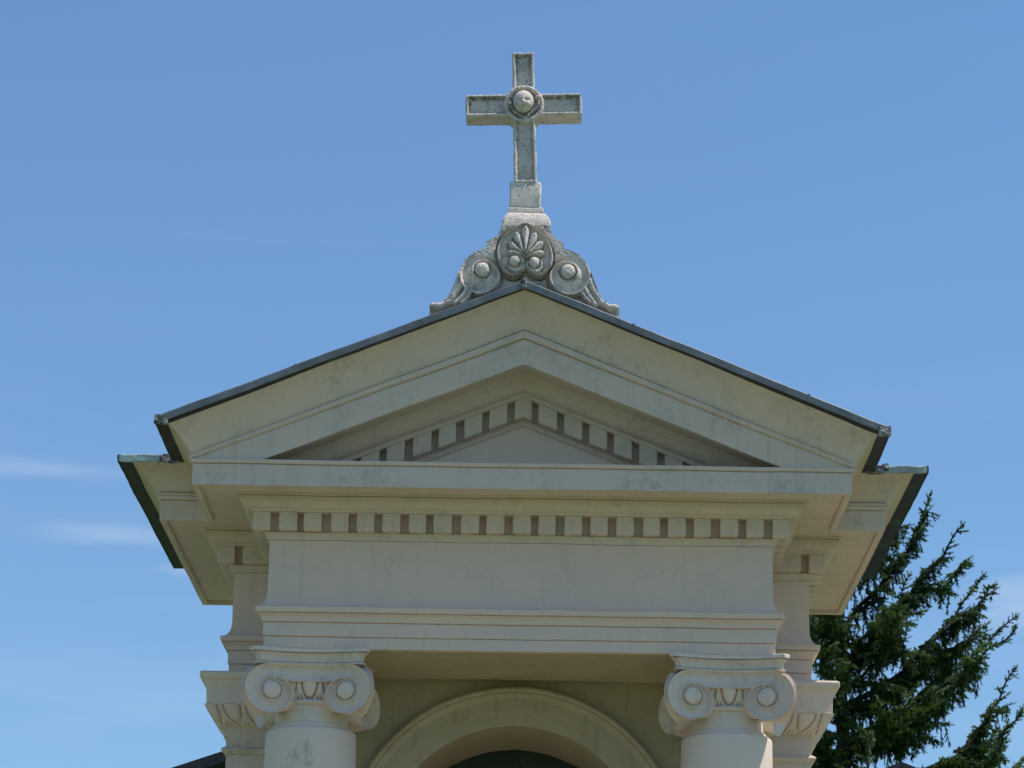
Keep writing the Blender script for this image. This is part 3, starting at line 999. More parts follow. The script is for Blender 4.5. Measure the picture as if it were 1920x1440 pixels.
def make_column(cx):
    root = bpy.data.objects.new('column', None); COL.objects.link(root); root.parent = chapel
    root.location = (cx, CYY, 0)
    sh = [(.292, .80), (.291, 1.4), (.288, 2.0), (.282, 2.7), (.274, 3.3), (.265, 3.9), (.2585, 4.25), (.2575, 4.325), (.2555, 4.334), (.250, 4.340), (.232, 4.350), (.22, 4.356)]
    m = MB(); m.lathe(sh, 0, 0, 96, caps=True)
    m.build('shaft', M_SHAFT, root, wobble=0.002, smooth=35)
    nk = [(.226, 4.3485), (.222, 4.366), (.215, 4.372), (.209, 4.376), (.206, 4.390), (.204, 4.45), (.206, 4.468), (.214, 4.472)]
    nk += [(.216 + .016 * math.sin(math.pi * i / 6), 4.472 + .026 * i / 6) for i in range(7)] + [(.210, 4.502), (.2, 4.504)]
    m = MB(); m.lathe(nk, 0, 0, 96, caps=False)
    m.build('necking', M_CAP, root, wobble=0.0015, smooth=35)
    # echinus with eggs
    n = 12 * 26; nz_ = 26; V = []; Fc = []
    z0, z1 = 4.500, 4.601
    for i in range(nz_ + 1):
        t = i / nz_; z = z0 + (z1 - z0) * t
        r0 = .206 + .026 * math.sin(t * math.pi / 2)
        for k in range(n):
            a = 2 * math.pi * k / n
            s_arc = (a + math.pi / 2) * .235
            per = 2 * math.pi * .235 / 12
            q = r0 + egg_h(s_arc, z, per, 4.598, per * .33, .088, .019)
            V.append((q * math.cos(a), q * math.sin(a), z))
    for i in range(nz_):
        for k in range(n):
            k2 = (k + 1) % n
            Fc.append((i * n + k, i * n + k2, (i + 1) * n + k2, (i + 1) * n + k))
    mk('egg_band', V, Fc, M_CAP, root, smooth=55)
    # core
    m = MB(); m.lathe([(.235, 4.60), (.235, 4.692)], 0, 0, 48); 
    # volute faces, one per side
    for q in range(4):
        relief(vol_sdf, vol_h, (-.357, .357, -.15, .152), .0034, .10, face_world(q * math.pi / 2), 'volute_face', M_CAP, root,
               back_fn=face_back(q * math.pi / 2))
    m.build('core', M_CAP, root)
    # abacus: concave sides, clipped corners
    def outline(hw, sag, cut):
        pts = []
        for q in range(4):
            c, s_ = math.cos(q * math.pi / 2), math.sin(q * math.pi / 2)
            for i in range(17):
                u = -(hw - cut) + 2 * (hw - cut) * i / 16
                D = hw - sag * (1 - (u / (hw - cut)) ** 2)
                x, y = u, -D
                pts.append((x * c - y * s_, x * s_ + y * c))
        return pts
    rows_ = [(.300, .052, .030, 4.684), (.314, .056, .030, 4.686), (.316, .058, .030, 4.696), (.294, .058, .030, 4.698), (.294, .058, .030, 4.7005)]
    for i in range(6):
        t = i / 5
        rows_.append((.303 + .028 * (1 - math.cos(t * math.pi / 2)), .060, .032, 4.702 + .044 * math.sin(t * math.pi / 2)))
    rows_ += [(.331, .062, .032, 4.749), (.316, .062, .032, 4.7505), (.316, .062, .032, 4.7545), (.337, .064, .032, 4.756), (.338, .064, .032, 4.774), (.334, .064, .032, 4.7788)]
    V = []; Fc = []
    for (hw, sg, ct, z) in rows_:
        V += [(x, y, z) for x, y in outline(hw, sg, ct)]
    n = 68
    for i in range(len(rows_) - 1):
        for k in range(n):
            k2 = (k + 1) % n
            Fc.append((i * n + k, i * n + k2, (i + 1) * n + k2, (i + 1) * n + k))
    Fc.append(tuple(range(n))[::-1]); Fc.append(tuple((len(rows_) - 1) * n + k for k in range(n)))
    mk('abacus', V, Fc, M_CAP, root, wobble=0.0015, bevel=0.002, smooth=35)
    bs = [(.40, .449), (.40, .53)]
    m = MB(); m.box(-.40, .40, -.40, .40, .449, .56)
    bp = [(.385, .56)] + [(.355 + .035 * math.cos(a), .60 + .04 * math.sin(a)) for a in [(-.5 + i / 8) * math.pi for i in range(9)]]
    bp += [(.335, .65), (.315, .68), (.325, .71)] + [(.315 + .025 * math.cos(a), .74 + .025 * math.sin(a)) for a in [(-.5 + i / 6) * math.pi for i in range(7)]] + [(.30, .775), (.292, .80)]
    m.lathe(bp, 0, 0, 64)
    m.build('base', M_SHAFT, root, smooth=35)
    return root
col_a = make_column(-CXX)
col_b = bpy.data.objects.new('column', None); COL.objects.link(col_b); col_b.parent = chapel
col_b.location = (CXX + .006, CYY, 0)
for ch in list(col_a.children):
    c = ch.copy(); COL.objects.link(c); c.parent = col_b
col_b.rotation_euler = (0, 0, math.pi / 2)
col_a['label'] = 'left ionic column with grey stains on its shaft'
col_b['label'] = 'right ionic column with a sunlit strip on its shaft'

# ------------------------------------------------------------------ cross on the gable
cross = empty('gable_cross', (0, -.40, 6.70), 'weathered stone cross with a carved child head on a scrolled base at the gable tip', 'cross')
def glob(o):        # geometry is written in world coordinates
    o.matrix_parent_inverse = Matrix.Translation((0, .40, -6.70))
    return o

# acroterion, drawn in photograph pixels then scaled to metres
def pm(px, py):
    a = R(-1.0); dx, dy = px - 986, py - 500
    x = dx * math.cos(a) - dy * math.sin(a); y = dx * math.sin(a) + dy * math.cos(a)
    return (x * .00303, 6.916 - y * .00327)
def zp(x, y): return pm(780 + x / 4.571, 380 + y / 4.571)      # from the enlarged crop
left = [(735, 232), (730, 275), (700, 325), (650, 350), (612, 368), (606, 425), (560, 436), (500, 462), (430, 520), (392, 575), (365, 640), (345, 710), (310, 780),
        (270, 850), (225, 878), (160, 876), (128, 900), (124, 960), (118, 1060)]
right = [(1158, 232), (1162, 280), (1185, 335), (1225, 358), (1268, 378), (1274, 432), (1320, 444), (1400, 482), (1455, 540), (1492, 600), (1515, 665), (1540, 730), (1568, 815),
         (1605, 875), (1660, 905), (1712, 895), (1742, 925), (1744, 970), (1750, 1080)]
outline = [zp(*p) for p in left] + [zp(940, 700)] + [zp(*p) for p in reversed(right)]
sdA = poly_sdf(outline)
heart = smooth_poly([zp(*p) for p in [(945, 212), (958, 216), (1040, 262), (1112, 330), (1165, 415), (1184, 505), (1168, 580), (1120, 640), (1060, 668), (1000, 655), (947, 615), (885, 660), (825, 670),
                                       (765, 640), (722, 575), (698, 500), (702, 415), (750, 325), (845, 258), (932, 215)]], 3)
sdH = poly_sdf(heart)
K = .00303 / 4.571
def spiral_h(u, v, cx, cy, R0, re, side):
    """big scroll: disc with a rim that winds in to a domed eye"""
    rho = np.hypot(u - cx, v - cy)
    th = np.mod(np.arctan2(side * (u - cx), v - cy), 2 * math.pi)      # 0 = up, grows outwards
    rs = R0 * (1 - .33 * th / (2 * math.pi))
    return rho, rs
def acro_h(u, v):
    d = -sdA(u, v)
    h_ = -.012 * (1 - sm(d, 0, .012))
    # plain plaque above the scrolls, sunk ground beside and below them
    lc = pm(901, 523); rc = pm(1069, 525)
    for (c, side) in ((lc, -1), (rc, 1)):
        du = side * (u - c[0]); dv = v - c[1]
        low = (du > -.30) * sm(-(dv - .55 * du * 0 - .02 - .35 * np.clip(du, 0, 1)), 0, .02) * (side * u > 0)
        rho = np.hypot(du, dv)
        R0 = 37.5 * .00303 * 1.03
        th = np.mod(np.arctan2(-du, dv), 2 * math.pi)       # 0 up, grows towards the middle, pi below, 3/2 pi outside
        plate = .024 - .012 * np.clip(1 - np.abs(rho - .78 * R0) / (.30 * R0), 0, 1)
        outside = .022 - .030 * low
        h_ = np.where(side * u > .0, np.where(rho < R0, plate, outside), h_)
        # rolled lip: starts over the eye, runs inward, under, and out to the edge
        Rt = np.interp(th, [0, .5 * math.pi, math.pi, 1.5 * math.pi, 1.75 * math.pi], [.78 * R0, .98 * R0, R0, R0, R0])
        on = sm(th, .0, .25 * math.pi) * (1 - sm(th, 1.45 * math.pi, 1.8 * math.pi))
        lip = .020 * np.exp(-((rho - Rt + .006) / .0075) ** 2) * on
        h_ = h_ + lip * (side * u > 0) - .020 * np.exp(-((rho - Rt - .010) / .006) ** 2) * on * (side * u > 0)
        # curl over the eye
        Rc = np.interp(th, [0, .5 * math.pi, 1.0 * math.pi, 1.5 * math.pi, 2 * math.pi], [.50 * R0, .62 * R0, .46 * R0, .42 * R0, .50 * R0])
        ev = pm(906 if side < 0 else 1066, 514 if side < 0 else 518)
        r2 = np.hypot(u - ev[0], v - ev[1]); th2 = np.mod(np.arctan2(side * (u - ev[0]), v - ev[1]), 2 * math.pi)
        re = 14.0 * .00308
        rl = re * np.interp(th2, [0, .6 * math.pi, 1.2 * math.pi, 1.8 * math.pi, 2 * math.pi], [1.42, 1.28, 1.14, 1.55, 1.42])
        on2 = np.interp(th2, [0, .7 * math.pi, 1.1 * math.pi, 1.5 * math.pi, 2 * math.pi], [1, 1, .3, .6, 1])
        h_ = h_ + .013 * np.exp(-((r2 - rl) / .006) ** 2) * on2 * (r2 < re * 2)
        h_ = np.where(r2 < re * 1.16, np.minimum(h_, .006), h_)
        h_ = np.where(r2 < re, .028 + .020 * np.sqrt(np.clip(1 - (r2 / re) ** 3.2, 0, 1)), h_)
    # palmette shield
    dh = -sdH(u, v)
    inH = dh > 0
    hs = .024 + .024 * np.exp(-((dh - .010) / .0075) ** 2) - .020 * (1 - sm(dh, 0, .004))
    h_ = np.where(inH, hs, h_ - .024 * np.exp(-(dh / .008) ** 2))
    # small scrolls
    for (ex, ey, dx_, dy_, R_, side) in ((850, 553, 872, 572, 76, -1), (1020, 565, 1022, 580, 72, 1)):
        c = zp(dx_, dy_); rho = np.hypot(u - c[0], v - c[1]); R0 = R_ * K * 1.03
        h_ = np.where(rho < R0, .044 + .006 * sm(rho, R0 * .5, R0 * .9) - .02 * sm(rho, R0 * .93, R0), h_ - .010 * np.exp(-((rho - R0) / .005) ** 2) * inH)
        e = zp(ex, ey); r2 = np.hypot(u - e[0], v - e[1]); re = 46 * K * 1.03
        h_ = h_ - .016 * np.exp(-((r2 - re) / .0035) ** 2)
        h_ = np.where(r2 < re * .95, .052 + .014 * np.sqrt(np.clip(1 - (r2 / re) ** 2, 0, 1)), h_)
    # petals
    root_ = zp(945, 520)
    for tip, w_, ctrl in (((945, 268), 33, (945, 400)), ((868, 325), 33, (905, 440)), ((1028, 328), 33, (985, 440)), ((812, 405), 31, (880, 450)), ((1085, 400), 31, (1015, 450)),
                          ((796, 482), 26, (870, 470)), ((1095, 488), 26, (1020, 475))):
        T = np.array(zp(*tip)); Cc = np.array(zp(*ctrl)); Rt = np.array(root_)
        best = np.full(np.shape(u), 9.0); bt = np.zeros(np.shape(u))
        prev = Rt
        for i in range(1, 9):
            t = i / 8
            p = (1 - t) ** 2 * Rt + 2 * t * (1 - t) * Cc + t * t * T
            dd, tt = seg_d(u, v, prev, p)
            upd = dd < best
            best = np.where(upd, dd, best); bt = np.where(upd, (i - 1 + tt) / 8, bt)
            prev = p
        wid = w_ * K * 1.12 * (.16 + .90 * bt ** 1.15) * np.sqrt(np.clip(1 - (np.clip(bt - .80, 0, 1) / .215) ** 2, .0, 1))
        x_ = best / np.maximum(wid, 1e-6)
        hp = .044 + .018 * np.clip(1 - x_, 0, 1) ** .55 - .004 * np.exp(-(x_ / .10) ** 2)
        h_ = np.where(x_ < 1, np.maximum(h_ * 0 + hp, hp), h_ - .016 * np.exp(-((x_ - 1.1) / .16) ** 2) * inH * (best < .03))
    # acanthus feet
    for pts_ in (([(395, 720), (350, 790), (300, 870), (220, 905), (150, 905)], 34), ([(440, 770), (400, 830), (340, 890)], 26), ([(372, 640), (352, 720), (322, 800), (262, 872)], 22),
                 ([(470, 800), (440, 850), (400, 880)], 22), ([(150, 905), (142, 905)], 34),
                 ([(1495, 700), (1530, 790), (1590, 885), (1660, 925), (1715, 925)], 34), ([(1450, 760), (1490, 830), (1540, 900)], 28), ([(1515, 640), (1545, 730), (1580, 820), (1630, 890)], 22),
                 ([(1420, 790), (1450, 840), (1490, 880)], 22), ([(1712, 928), (1720, 930)], 32)):
        pl, w_ = pts_
        w_ = w_ * K
        for i in range(len(pl) - 1):
            dd, tt = seg_d(u, v, zp(*pl[i]), zp(*pl[i + 1]))
            h_ = np.where(dd < w_, np.maximum(h_, .004 + .032 * np.sqrt(np.clip(1 - (dd / w_) ** 2, 0, 1))), h_)
    n_ = np.sin(u * 140 + 3 * np.sin(v * 90)) * np.sin(v * 120) * .0009
    return h_ + n_
YA = -.50
def acro_world(u, v, w):
    return np.stack([u, YA - w * 1.4, v], 1)
def acro_lichen(u, v):
    d = -sdA(u, v)
    return np.clip(.35 * (1 - sm(d, .0, .05)) + .45 * np.exp(-(sdH(u, v) / .02) ** 2), 0, .6)
glob(relief(sdA, acro_h, (-.57, .57, 6.35, 7.16), .0042, .18, acro_world, 'acroterion', M_STONE, cross, attr=acro_lichen))

# cushion, fillets and block under the cross
def rect_prof(rows_, cx, cy, n=8, tilt=0.0):
    """rows (hx, hy, z): rounded-rectangle loops stacked up"""
    V = []; Fc = []
    for (hx, hy, z) in rows_:
        ring = []
        for q, (sx, sy) in enumerate(((-1, -1), (1, -1), (1, 1), (-1, 1))):
            ring.append((sx * hx, sy * hy))
        for i in range(4):
            a, b = ring[i], ring[(i + 1) % 4]
            for k in range(n):
                t = k / n
                V.append((cx + a[0] + (b[0] - a[0]) * t, cy + a[1] + (b[1] - a[1]) * t, z))
    N = 4 * n
    for i in range(len(rows_) - 1):
        for k in range(N):
            k2 = (k + 1) % N
            Fc.append((i * N + k, i * N + k2, (i + 1) * N + k2, (i + 1) * N + k))
    Fc.append(tuple(range(N))[::-1]); Fc.append(tuple((len(rows_) - 1) * N + k for k in range(N)))
    return V, Fc
rows_ = [(.134, .085, 7.120), (.139, .09, 7.138), (.141, .092, 7.158), (.141, .092, 7.172), (.136, .088, 7.190), (.124, .078, 7.212), (.112, .068, 7.228), (.106, .062, 7.236)]
V, Fc = rect_prof(rows_, .006, -.415)
glob(mk('cushion', V, Fc, M_STONE, cross, bevel=.008, wobble=.008, smooth=40))
rows_ = [(.103, .062, 7.236), (.103, .062, 7.262), (.097, .058, 7.268), (.093, .055, 7.27)]
V, Fc = rect_prof(rows_, .002, -.415)
glob(mk('fillet', V, Fc, M_STONE, cross, bevel=.004, wobble=.006))
rows_ = [(.089, .060, 7.270), (.091, .062, 7.29), (.090, .062, 7.35), (.0905, .062, 7.405), (.087, .060, 7.424)]
V, Fc = rect_prof(rows_, -.003, -.415)
glob(mk('block', V, Fc, M_STONE, cross, bevel=.008, wobble=.008, smooth=40))

# cross body: local u,v about the ring centre, then leaned
CU, CV = -.022, 7.903
AW = .0645
def cross_sdf(u, v):
    def bx_(u, v, x0, x1, y0, y1):
        return np.maximum(np.maximum(x0 - u, u - x1), np.maximum(y0 - v, v - y1))
    wv = .0625 + .0035 * np.clip(-v / .45, 0, 1)
    a = np.maximum(np.abs(u) - wv, np.maximum(-.50 - v, v - .322))
    b = bx_(u, v, -.338, .334, -.070, .062)
    oct_ = np.maximum(np.maximum(np.abs(u), np.abs(v)) - .112, (np.abs(u) + np.abs(v)) / 1.4142 - .112)
    return np.minimum(np.minimum(a, b), oct_) + .0022 * np.sin(u * 47 + 1) * np.sin(v * 39 + 2)
def cross_core(u, v):
    def bx_(u, v, x0, x1, y0, y1):
        return np.maximum(np.maximum(x0 - u, u - x1), np.maximum(y0 - v, v - y1))
    wv = .0625 + .0035 * np.clip(-v / .45, 0, 1)
    a = np.maximum(np.abs(u) - wv, np.maximum(-.484 - v, v - .322))
    b = bx_(u, v, -.338, .334, -.070, .062)
    return np.minimum(a, b)
def cross_h(u, v):
    d = -cross_core(u, v)
    h_ = .004 + .004 * np.sin(np.clip(d, 0, .018) / .018 * math.pi) - .017 * sm(d, .015, .023)
    h_ = np.where(d < 0, -.002, h_)
    rho = np.hypot(u, v + .002)
    ring = .022 * np.sqrt(np.clip(1 - ((rho - .103) / .015) ** 2, 0, 1))
    h_ = np.where(rho < .103, -.004, h_)
    h_ = np.where(np.abs(rho - .103) < .015, np.maximum(h_, -.002 + ring), h_)
    # folded wings meeting under the chin
    for s in (-1, 1):
        pl = [(s * .083, .030), (s * .084, .000), (s * .066, -.036), (s * .034, -.066), (.006, -.090)]
        for i in range(len(pl) - 1):
            dd, tt = seg_d(u, v, pl[i], pl[i + 1])
            h_ = np.where(dd < .013, np.maximum(h_, .026 * np.sqrt(np.clip(1 - (dd / .013) ** 2, 0, 1))), h_)
        dd = np.hypot(u - s * .080, v - .034)
        h_ = np.where(dd < .017, np.maximum(h_, .034 * np.sqrt(np.clip(1 - (dd / .017) ** 2, 0, 1))), h_)
        dd = np.hypot(u - s * .074, v - .022)
        h_ -= .012 * np.exp(-(dd / .009) ** 2)
    dd = np.hypot(u - .006, v + .092)
    h_ = np.where(dd < .010, np.maximum(h_, .022), h_)
    # chipped patches
    h_ += .0016 * np.sin(u * 210 + 5 * np.sin(v * 60)) * np.sin(v * 170 + u * 40)
    return h_
def cross_lichen(u, v):
    d = -cross_core(u, v)
    base = .40 * np.exp(-((d - .024) / .009) ** 2)
    topedge = np.where((v > 0) & (v < .062) & (np.abs(u) > .11), 1.0, 0) * np.exp(-((d - .022) / .011) ** 2)
    topedge2 = np.where((v > .26) & (np.abs(u) < .05), 1.0, 0) * np.exp(-((d - .024) / .012) ** 2)
    rho = np.hypot(u, v)
    inside = np.exp(-((rho - .078) / .014) ** 2) * .8
    return np.clip(np.maximum(base, np.maximum(topedge, topedge2)) + inside + .16, 0, 1)
LEAN = R(-1.9)
cl, sl_ = math.cos(LEAN), math.sin(LEAN)
YX = -.475
def cross_world(u, v, w):
    return np.stack([CU + u * cl + v * sl_, YX - w, CV - u * sl_ + v * cl], 1)
glob(relief(cross_sdf, cross_h, (-.36, .36, -.51, .34), .0030, .145, cross_world, 'cross', M_STONE, cross, attr=cross_lichen))

# child's head
def head():
    nu, nv_ = 96, 72
    V = []; Fc = []
    for i in range(nv_ + 1):
        ph = math.pi * i / nv_
        for k in range(nu):
            th = 2 * math.pi * k / nu
            x = math.sin(ph) * math.sin(th); y = -math.sin(ph) * math.cos(th); z = math.cos(ph)
            rx = .060 * (1 - .10 * max(0, -z) ** 1.5); rzz = .066
            X, Y, Z = x * rx, y * .054, z * rzz
            if y < 0:
                def gs(cx, cz, sx, sz): return math.exp(-((X - cx) / sx) ** 2 - ((Z - cz) / sz) ** 2)
                d = 0
                d += .021 * gs(0, -.013, .009, .012)           # nose tip
                d += .007 * gs(0, .004, .006, .014)             # bridge
                d -= .015 * (gs(-.021, .003, .013, .009) + gs(.021, .003, .013, .009))   # sockets
                d += .004 * (gs(-.021, .003, .007, .004) + gs(.021, .003, .007, .004))   # lids
                d += .004 * (gs(-.020, .015, .014, .005) + gs(.020, .015, .014, .005))   # brows
                d += .013 * (gs(-.025, -.022, .013, .015) + gs(.025, -.022, .013, .015))  # cheeks
                d += .006 * gs(0, -.030, .014, .0045) + .005 * gs(0, -.040, .011, .004)
                d -= .010 * gs(0, -.0352, .015, .0032)          # mouth line
                d += .008 * gs(0, -.053, .014, .009)            # chin
                d += .004 * gs(0, .036, .035, .022)             # brow bulge
                Y -= d
            V.append((X, Y, Z))
        
    for i in range(nv_):
        for k in range(nu):
            k2 = (k + 1) % nu
            Fc.append((i * nu + k, (i + 1) * nu + k, (i + 1) * nu + k2, i * nu + k2))
    out = []
    for (x, y, z) in V:
        # tipped slightly forward to look down
        a = R(8); y2 = y * math.cos(a) - z * math.sin(a) * -1 * -1; z2 = y * math.sin(a) + z * math.cos(a)
        out.append((CU - .004 + x, YX - .030 + y2, CV + .004 + z2))
    return out, Fc
V, Fc = head()  # tint holds shoot-to-shoot tone plus painted sunlit clumps
glob(mk('carved_head', V, Fc, M_STONE_HEAD, cross, smooth=180))

# ------------------------------------------------------------------ spruce
def spruce():
    rnd = random.Random(23); nr = np.random.default_rng(4)
    TX, TY, TZ = 3.12, 12.0, 9.32
    root = empty('spruce_tree', (TX, TY, 0), 'dark green spruce with drooping twigs rising behind the right eaves', 'tree')
    tr = MB()
    n = 24
    tr.tube([(TX + .05 * math.sin(i * .6) * (1 - i / n), TY + .04 * math.cos(i), TZ * i / n) for i in range(n + 1)], [.17 * (1 - i / n) + .012 for i in range(n + 1)], 10)
    shoots = []     # (pos, dir, len, tint)
    limbs = MB()
    def crown_r(z):
        dz = TZ - z
        return 1.20 * max(dz, .02) ** .64
    def shoot(q, v_, l_, tint): shoots.append((q.copy(), v_.normalized(), l_, min(1, max(0, tint))))
    def spray(q, v_, n_, tint, droop, wild=.16):
        """a twig of several shoots in line, with side shoots"""
        q = q.copy(); v_ = v_.normalized()
        for j in range(n_):
            tip = (j >= n_ - 2)
            tt = tint + (.30 * rnd.random() if tip else 0) + rnd.uniform(-.10, .10)
            shoot(q, v_, .058, tt)
            if j > 0 or n_ < 3:
                for s3 in (-1, 1):
                    if rnd.random() < .62:
                        sd3 = v_.cross(Vector((rnd.uniform(-.4, .4), rnd.uniform(-.4, .4), 1))).normalized() * s3
                        dv = v_ * .75 + sd3 * rnd.uniform(.6, 1.0) + Vector((0, 0, rnd.uniform(-.6, -.05)))
                        shoot(q, dv, rnd.uniform(.035, .070), tt + .06)
            q = q + v_ * .046
            v_ = (v_ + Vector((rnd.uniform(-wild, wild), rnd.uniform(-wild, wild), droop + rnd.uniform(-wild, wild)))).normalized()
    def grow(pts, bright, fat=1.0):
        """a limb: bark, shoots along it, side twigs, and curtains of hanging twigs below"""
        pts = [Vector(p) for p in pts]
        # resample smoothly
        Q = []; n_ = len(pts)
        for i in range(n_ - 1):
            p0, p1, p2, p3 = pts[max(i - 1, 0)], pts[i], pts[i + 1], pts[min(i + 2, n_ - 1)]
            k_ = max(2, int((p2 - p1).length / .05))
            for j in range(k_):
                t = j / k_
                Q.append(0.5 * (2 * p1 + (p2 - p0) * t + (2 * p0 - 5 * p1 + 4 * p2 - p3) * t * t + (3 * p1 - p0 - 3 * p2 + p3) * t ** 3))
        Q.append(pts[-1]); m_ = len(Q) - 1
        ph = rnd.uniform(0, 6)
        Q = [q + Vector((.012 * math.sin(i * .9 + ph), .02 * math.sin(i * .5 + ph), .014 * math.sin(i * .7 + 2 * ph))) for i, q in enumerate(Q)]
        limbs.tube(Q, [(.006 + .0004 * m_) * fat * (1 - i / (m_ + 1)) ** .8 + .003 for i in range(m_ + 1)], 5)
        for i in range(2, m_ + 1):
            t = i / m_
            p = Q[i]; tang = (Q[i] - Q[i - 1]).normalized()
            side = tang.cross(Vector((0, 0, 1))).normalized(); upv = side.cross(tang).normalized()
            if t > .76:                                   # young leader: short shoots slanting forward
                for sd_ in (-1, 0, 1):
                    a_ = rnd.uniform(0, 6.28)
                    dv = tang * .9 + (side * math.cos(a_) + upv * math.sin(a_)) * rnd.uniform(.7, 1.1)
                    shoot(p, dv, rnd.uniform(.045, .085) * (1.25 - t * .4), .30 + .3 * bright + rnd.uniform(-.1, .2))
                shoot(p, tang, .07, .3 + .3 * bright)
                if t < .95 and rnd.random() < .70:
                    spray(p, tang * .7 + side * rnd.choice((-1, 1)) * .8 + upv * rnd.uniform(-.5, .6), rnd.randint(2, 3), .35 + .3 * bright, .0, .1)
                continue
            clump = abs(math.sin(t * 11 + ph)) 
            for _ in range(3):
                a_ = rnd.uniform(0, 6.28)
                shoot(p, tang * .8 + side * math.cos(a_) + upv * math.sin(a_), rnd.uniform(.04, .07), bright * .45 + rnd.uniform(-.1, .3))
            if i % 3 == 0 and t < .74:                     # secondary branch with its own curtain
                sd_ = rnd.choice((-1, 1))
                q = p.copy(); l2 = (.22 + .38 * (1 - t)) * rnd.uniform(.6, 1.15); ns_ = int(l2 / .045)
                v_ = (side * sd_ * rnd.uniform(.25, .9) + tang * rnd.uniform(.5, 1.0) + Vector((0, 0, rnd.uniform(-.35, .35)))).normalized()
                tw = [q.copy()]
                for j in range(ns_):
                    sd2 = v_.cross(Vector((0, 0, 1))).normalized()
                    for s3 in (-1, 1):
                        if rnd.random() < .75:
                            spray(q, v_ * .6 + sd2 * s3 * rnd.uniform(.5, 1) + Vector((0, 0, rnd.uniform(-.8, 0))), rnd.randint(1, 3), bright * .5 + .1, -.16, .14)
                    if rnd.random() < .75:
                        spray(q, Vector((rnd.uniform(-.3, .3), rnd.uniform(-.3, .3), -1)), rnd.randint(2, 5), bright * .4 + rnd.uniform(-.1, .15), -.1, .16)
                    shoot(q, v_ + Vector((0, 0, rnd.uniform(0, .6))), .06, bright * .5 + rnd.uniform(-.05, .3))
                    q = q + v_ * .045; tw.append(q.copy())
                    v_ = (v_ + Vector((rnd.uniform(-.1, .1), rnd.uniform(-.1, .1), rnd.uniform(-.14, .06)))).normalized()
                shoot(q - v_ * .02, v_, .08, .5 + .3 * bright)
                if len(tw) > 2: limbs.tube(tw, [.006 * (1 - j / len(tw)) + .002 for j in range(len(tw))], 4)
            for sd_ in (-1, 1):
                if rnd.random() < .62 + .35 * clump:
                    spray(p, side * sd_ * rnd.uniform(.4, 1.0) + tang * rnd.uniform(.3, .8) + Vector((0, 0, rnd.uniform(-.7, .2))),
                          rnd.randint(2, 3 + int(4 * clump * (1.1 - t))), bright * .5 + .1 * clump, -.14, .14)
            if rnd.random() < .62 + .38 * clump:
                spray(p, Vector((rnd.uniform(-.35, .35), rnd.uniform(-.35, .35), -1)), rnd.randint(2, 3 + int(6 * clump * (1.15 - t))), bright * .4 + rnd.uniform(-.05, .15), -.12, .20)
    LIMBS = [
[(3.13, 12.0, 7.49), (3.37, 12.02, 7.73), (3.55, 12.04, 7.96), (3.82, 12.06, 8.31), (3.99, 12.08, 8.67), (4.04, 12.1, 8.85)] ,
[(3.1, 12.0, 7.0), (3.4, 11.93, 7.31), (3.75, 11.86, 7.76), (3.93, 11.79, 7.97), (4.14, 11.72, 8.2), (4.27, 11.65, 8.42)] ,
[(3.77, 12.0, 7.79), (4.11, 11.97, 7.88), (4.24, 11.93, 7.98), (4.36, 11.9, 8.09)] ,
[(3.11, 12.0, 6.69), (3.5, 12.08, 6.87), (3.88, 12.16, 7.22), (4.17, 12.24, 7.51), (4.34, 12.32, 7.74), (4.6, 12.4, 8.1)] ,
[(4.13, 12.0, 7.46), (4.44, 12.1, 7.7), (4.67, 12.2, 7.94)] ,
[(3.09, 12.0, 6.27), (3.63, 11.96, 6.43), (4.05, 11.92, 6.8), (4.32, 11.88, 7.06), (4.52, 11.84, 7.3), (4.79, 11.8, 7.53)] ,
[(3.86, 12.0, 7.18), (4.26, 12.18, 7.3), (4.56, 12.35, 7.54)] ,
[(3.21, 12.0, 5.91), (4.0, 12.08, 6.09), (4.39, 12.15, 6.37), (4.69, 12.23, 6.82), (4.85, 12.3, 7.11)] ,
[(3.41, 12.0, 5.65), (4.23, 11.9, 5.81), (4.64, 11.8, 6.37), (4.83, 11.7, 6.61)] ,
[(3.46, 12.0, 5.45), (4.4, 12.05, 5.68), (4.89, 12.1, 6.21)] ,
[(3.12, 12.0, 7.2), (3.42, 11.77, 7.42), (3.6, 11.53, 7.46), (3.78, 11.3, 7.46)] ,
[(3.11, 12.0, 7.6), (2.96, 11.85, 7.57), (2.83, 11.7, 7.43)] ,
[(3.1, 12.0, 5.96), (2.96, 11.75, 6.18), (2.88, 11.5, 6.34)] ,
[(3.11, 12.0, 6.32), (3.4, 11.73, 6.44), (3.62, 11.47, 6.55), (3.75, 11.2, 6.71)] ,
[(3.14, 12.0, 7.87), (3.37, 12.13, 8.18), (3.55, 12.27, 8.49), (3.69, 12.4, 8.74)] ,
    ]
    for i, P_ in enumerate(LIMBS):
        grow(P_, (.2, .3, .5, .4, .2, .35, .7, .5, .7, .9, .8, .9, 1.0, .9, .3)[i], 1.3)  # sunlit look of low and inner limbs is painted into their needle tint
    for i, (dx_, dy_, dz_) in ((3, (-.10, .9, -.30)), (5, (-.12, -.8, -.28)), (7, (-.10, .8, -.25)), (8, (-.15, .7, -.10)), (9, (-.25, -.7, .18)), (5, (-.22, .9, .05)), (13, (.15, .2, -.3)), (10, (0.05, -.1, -.45))):
        grow([Vector(p_) + Vector((dx_, dy_, dz_)) * (.15 + .85 * k_ / (len(LIMBS[i]) - 1)) for k_, p_ in enumerate(LIMBS[i])], rnd.uniform(.2, .9))
    z = 1.6
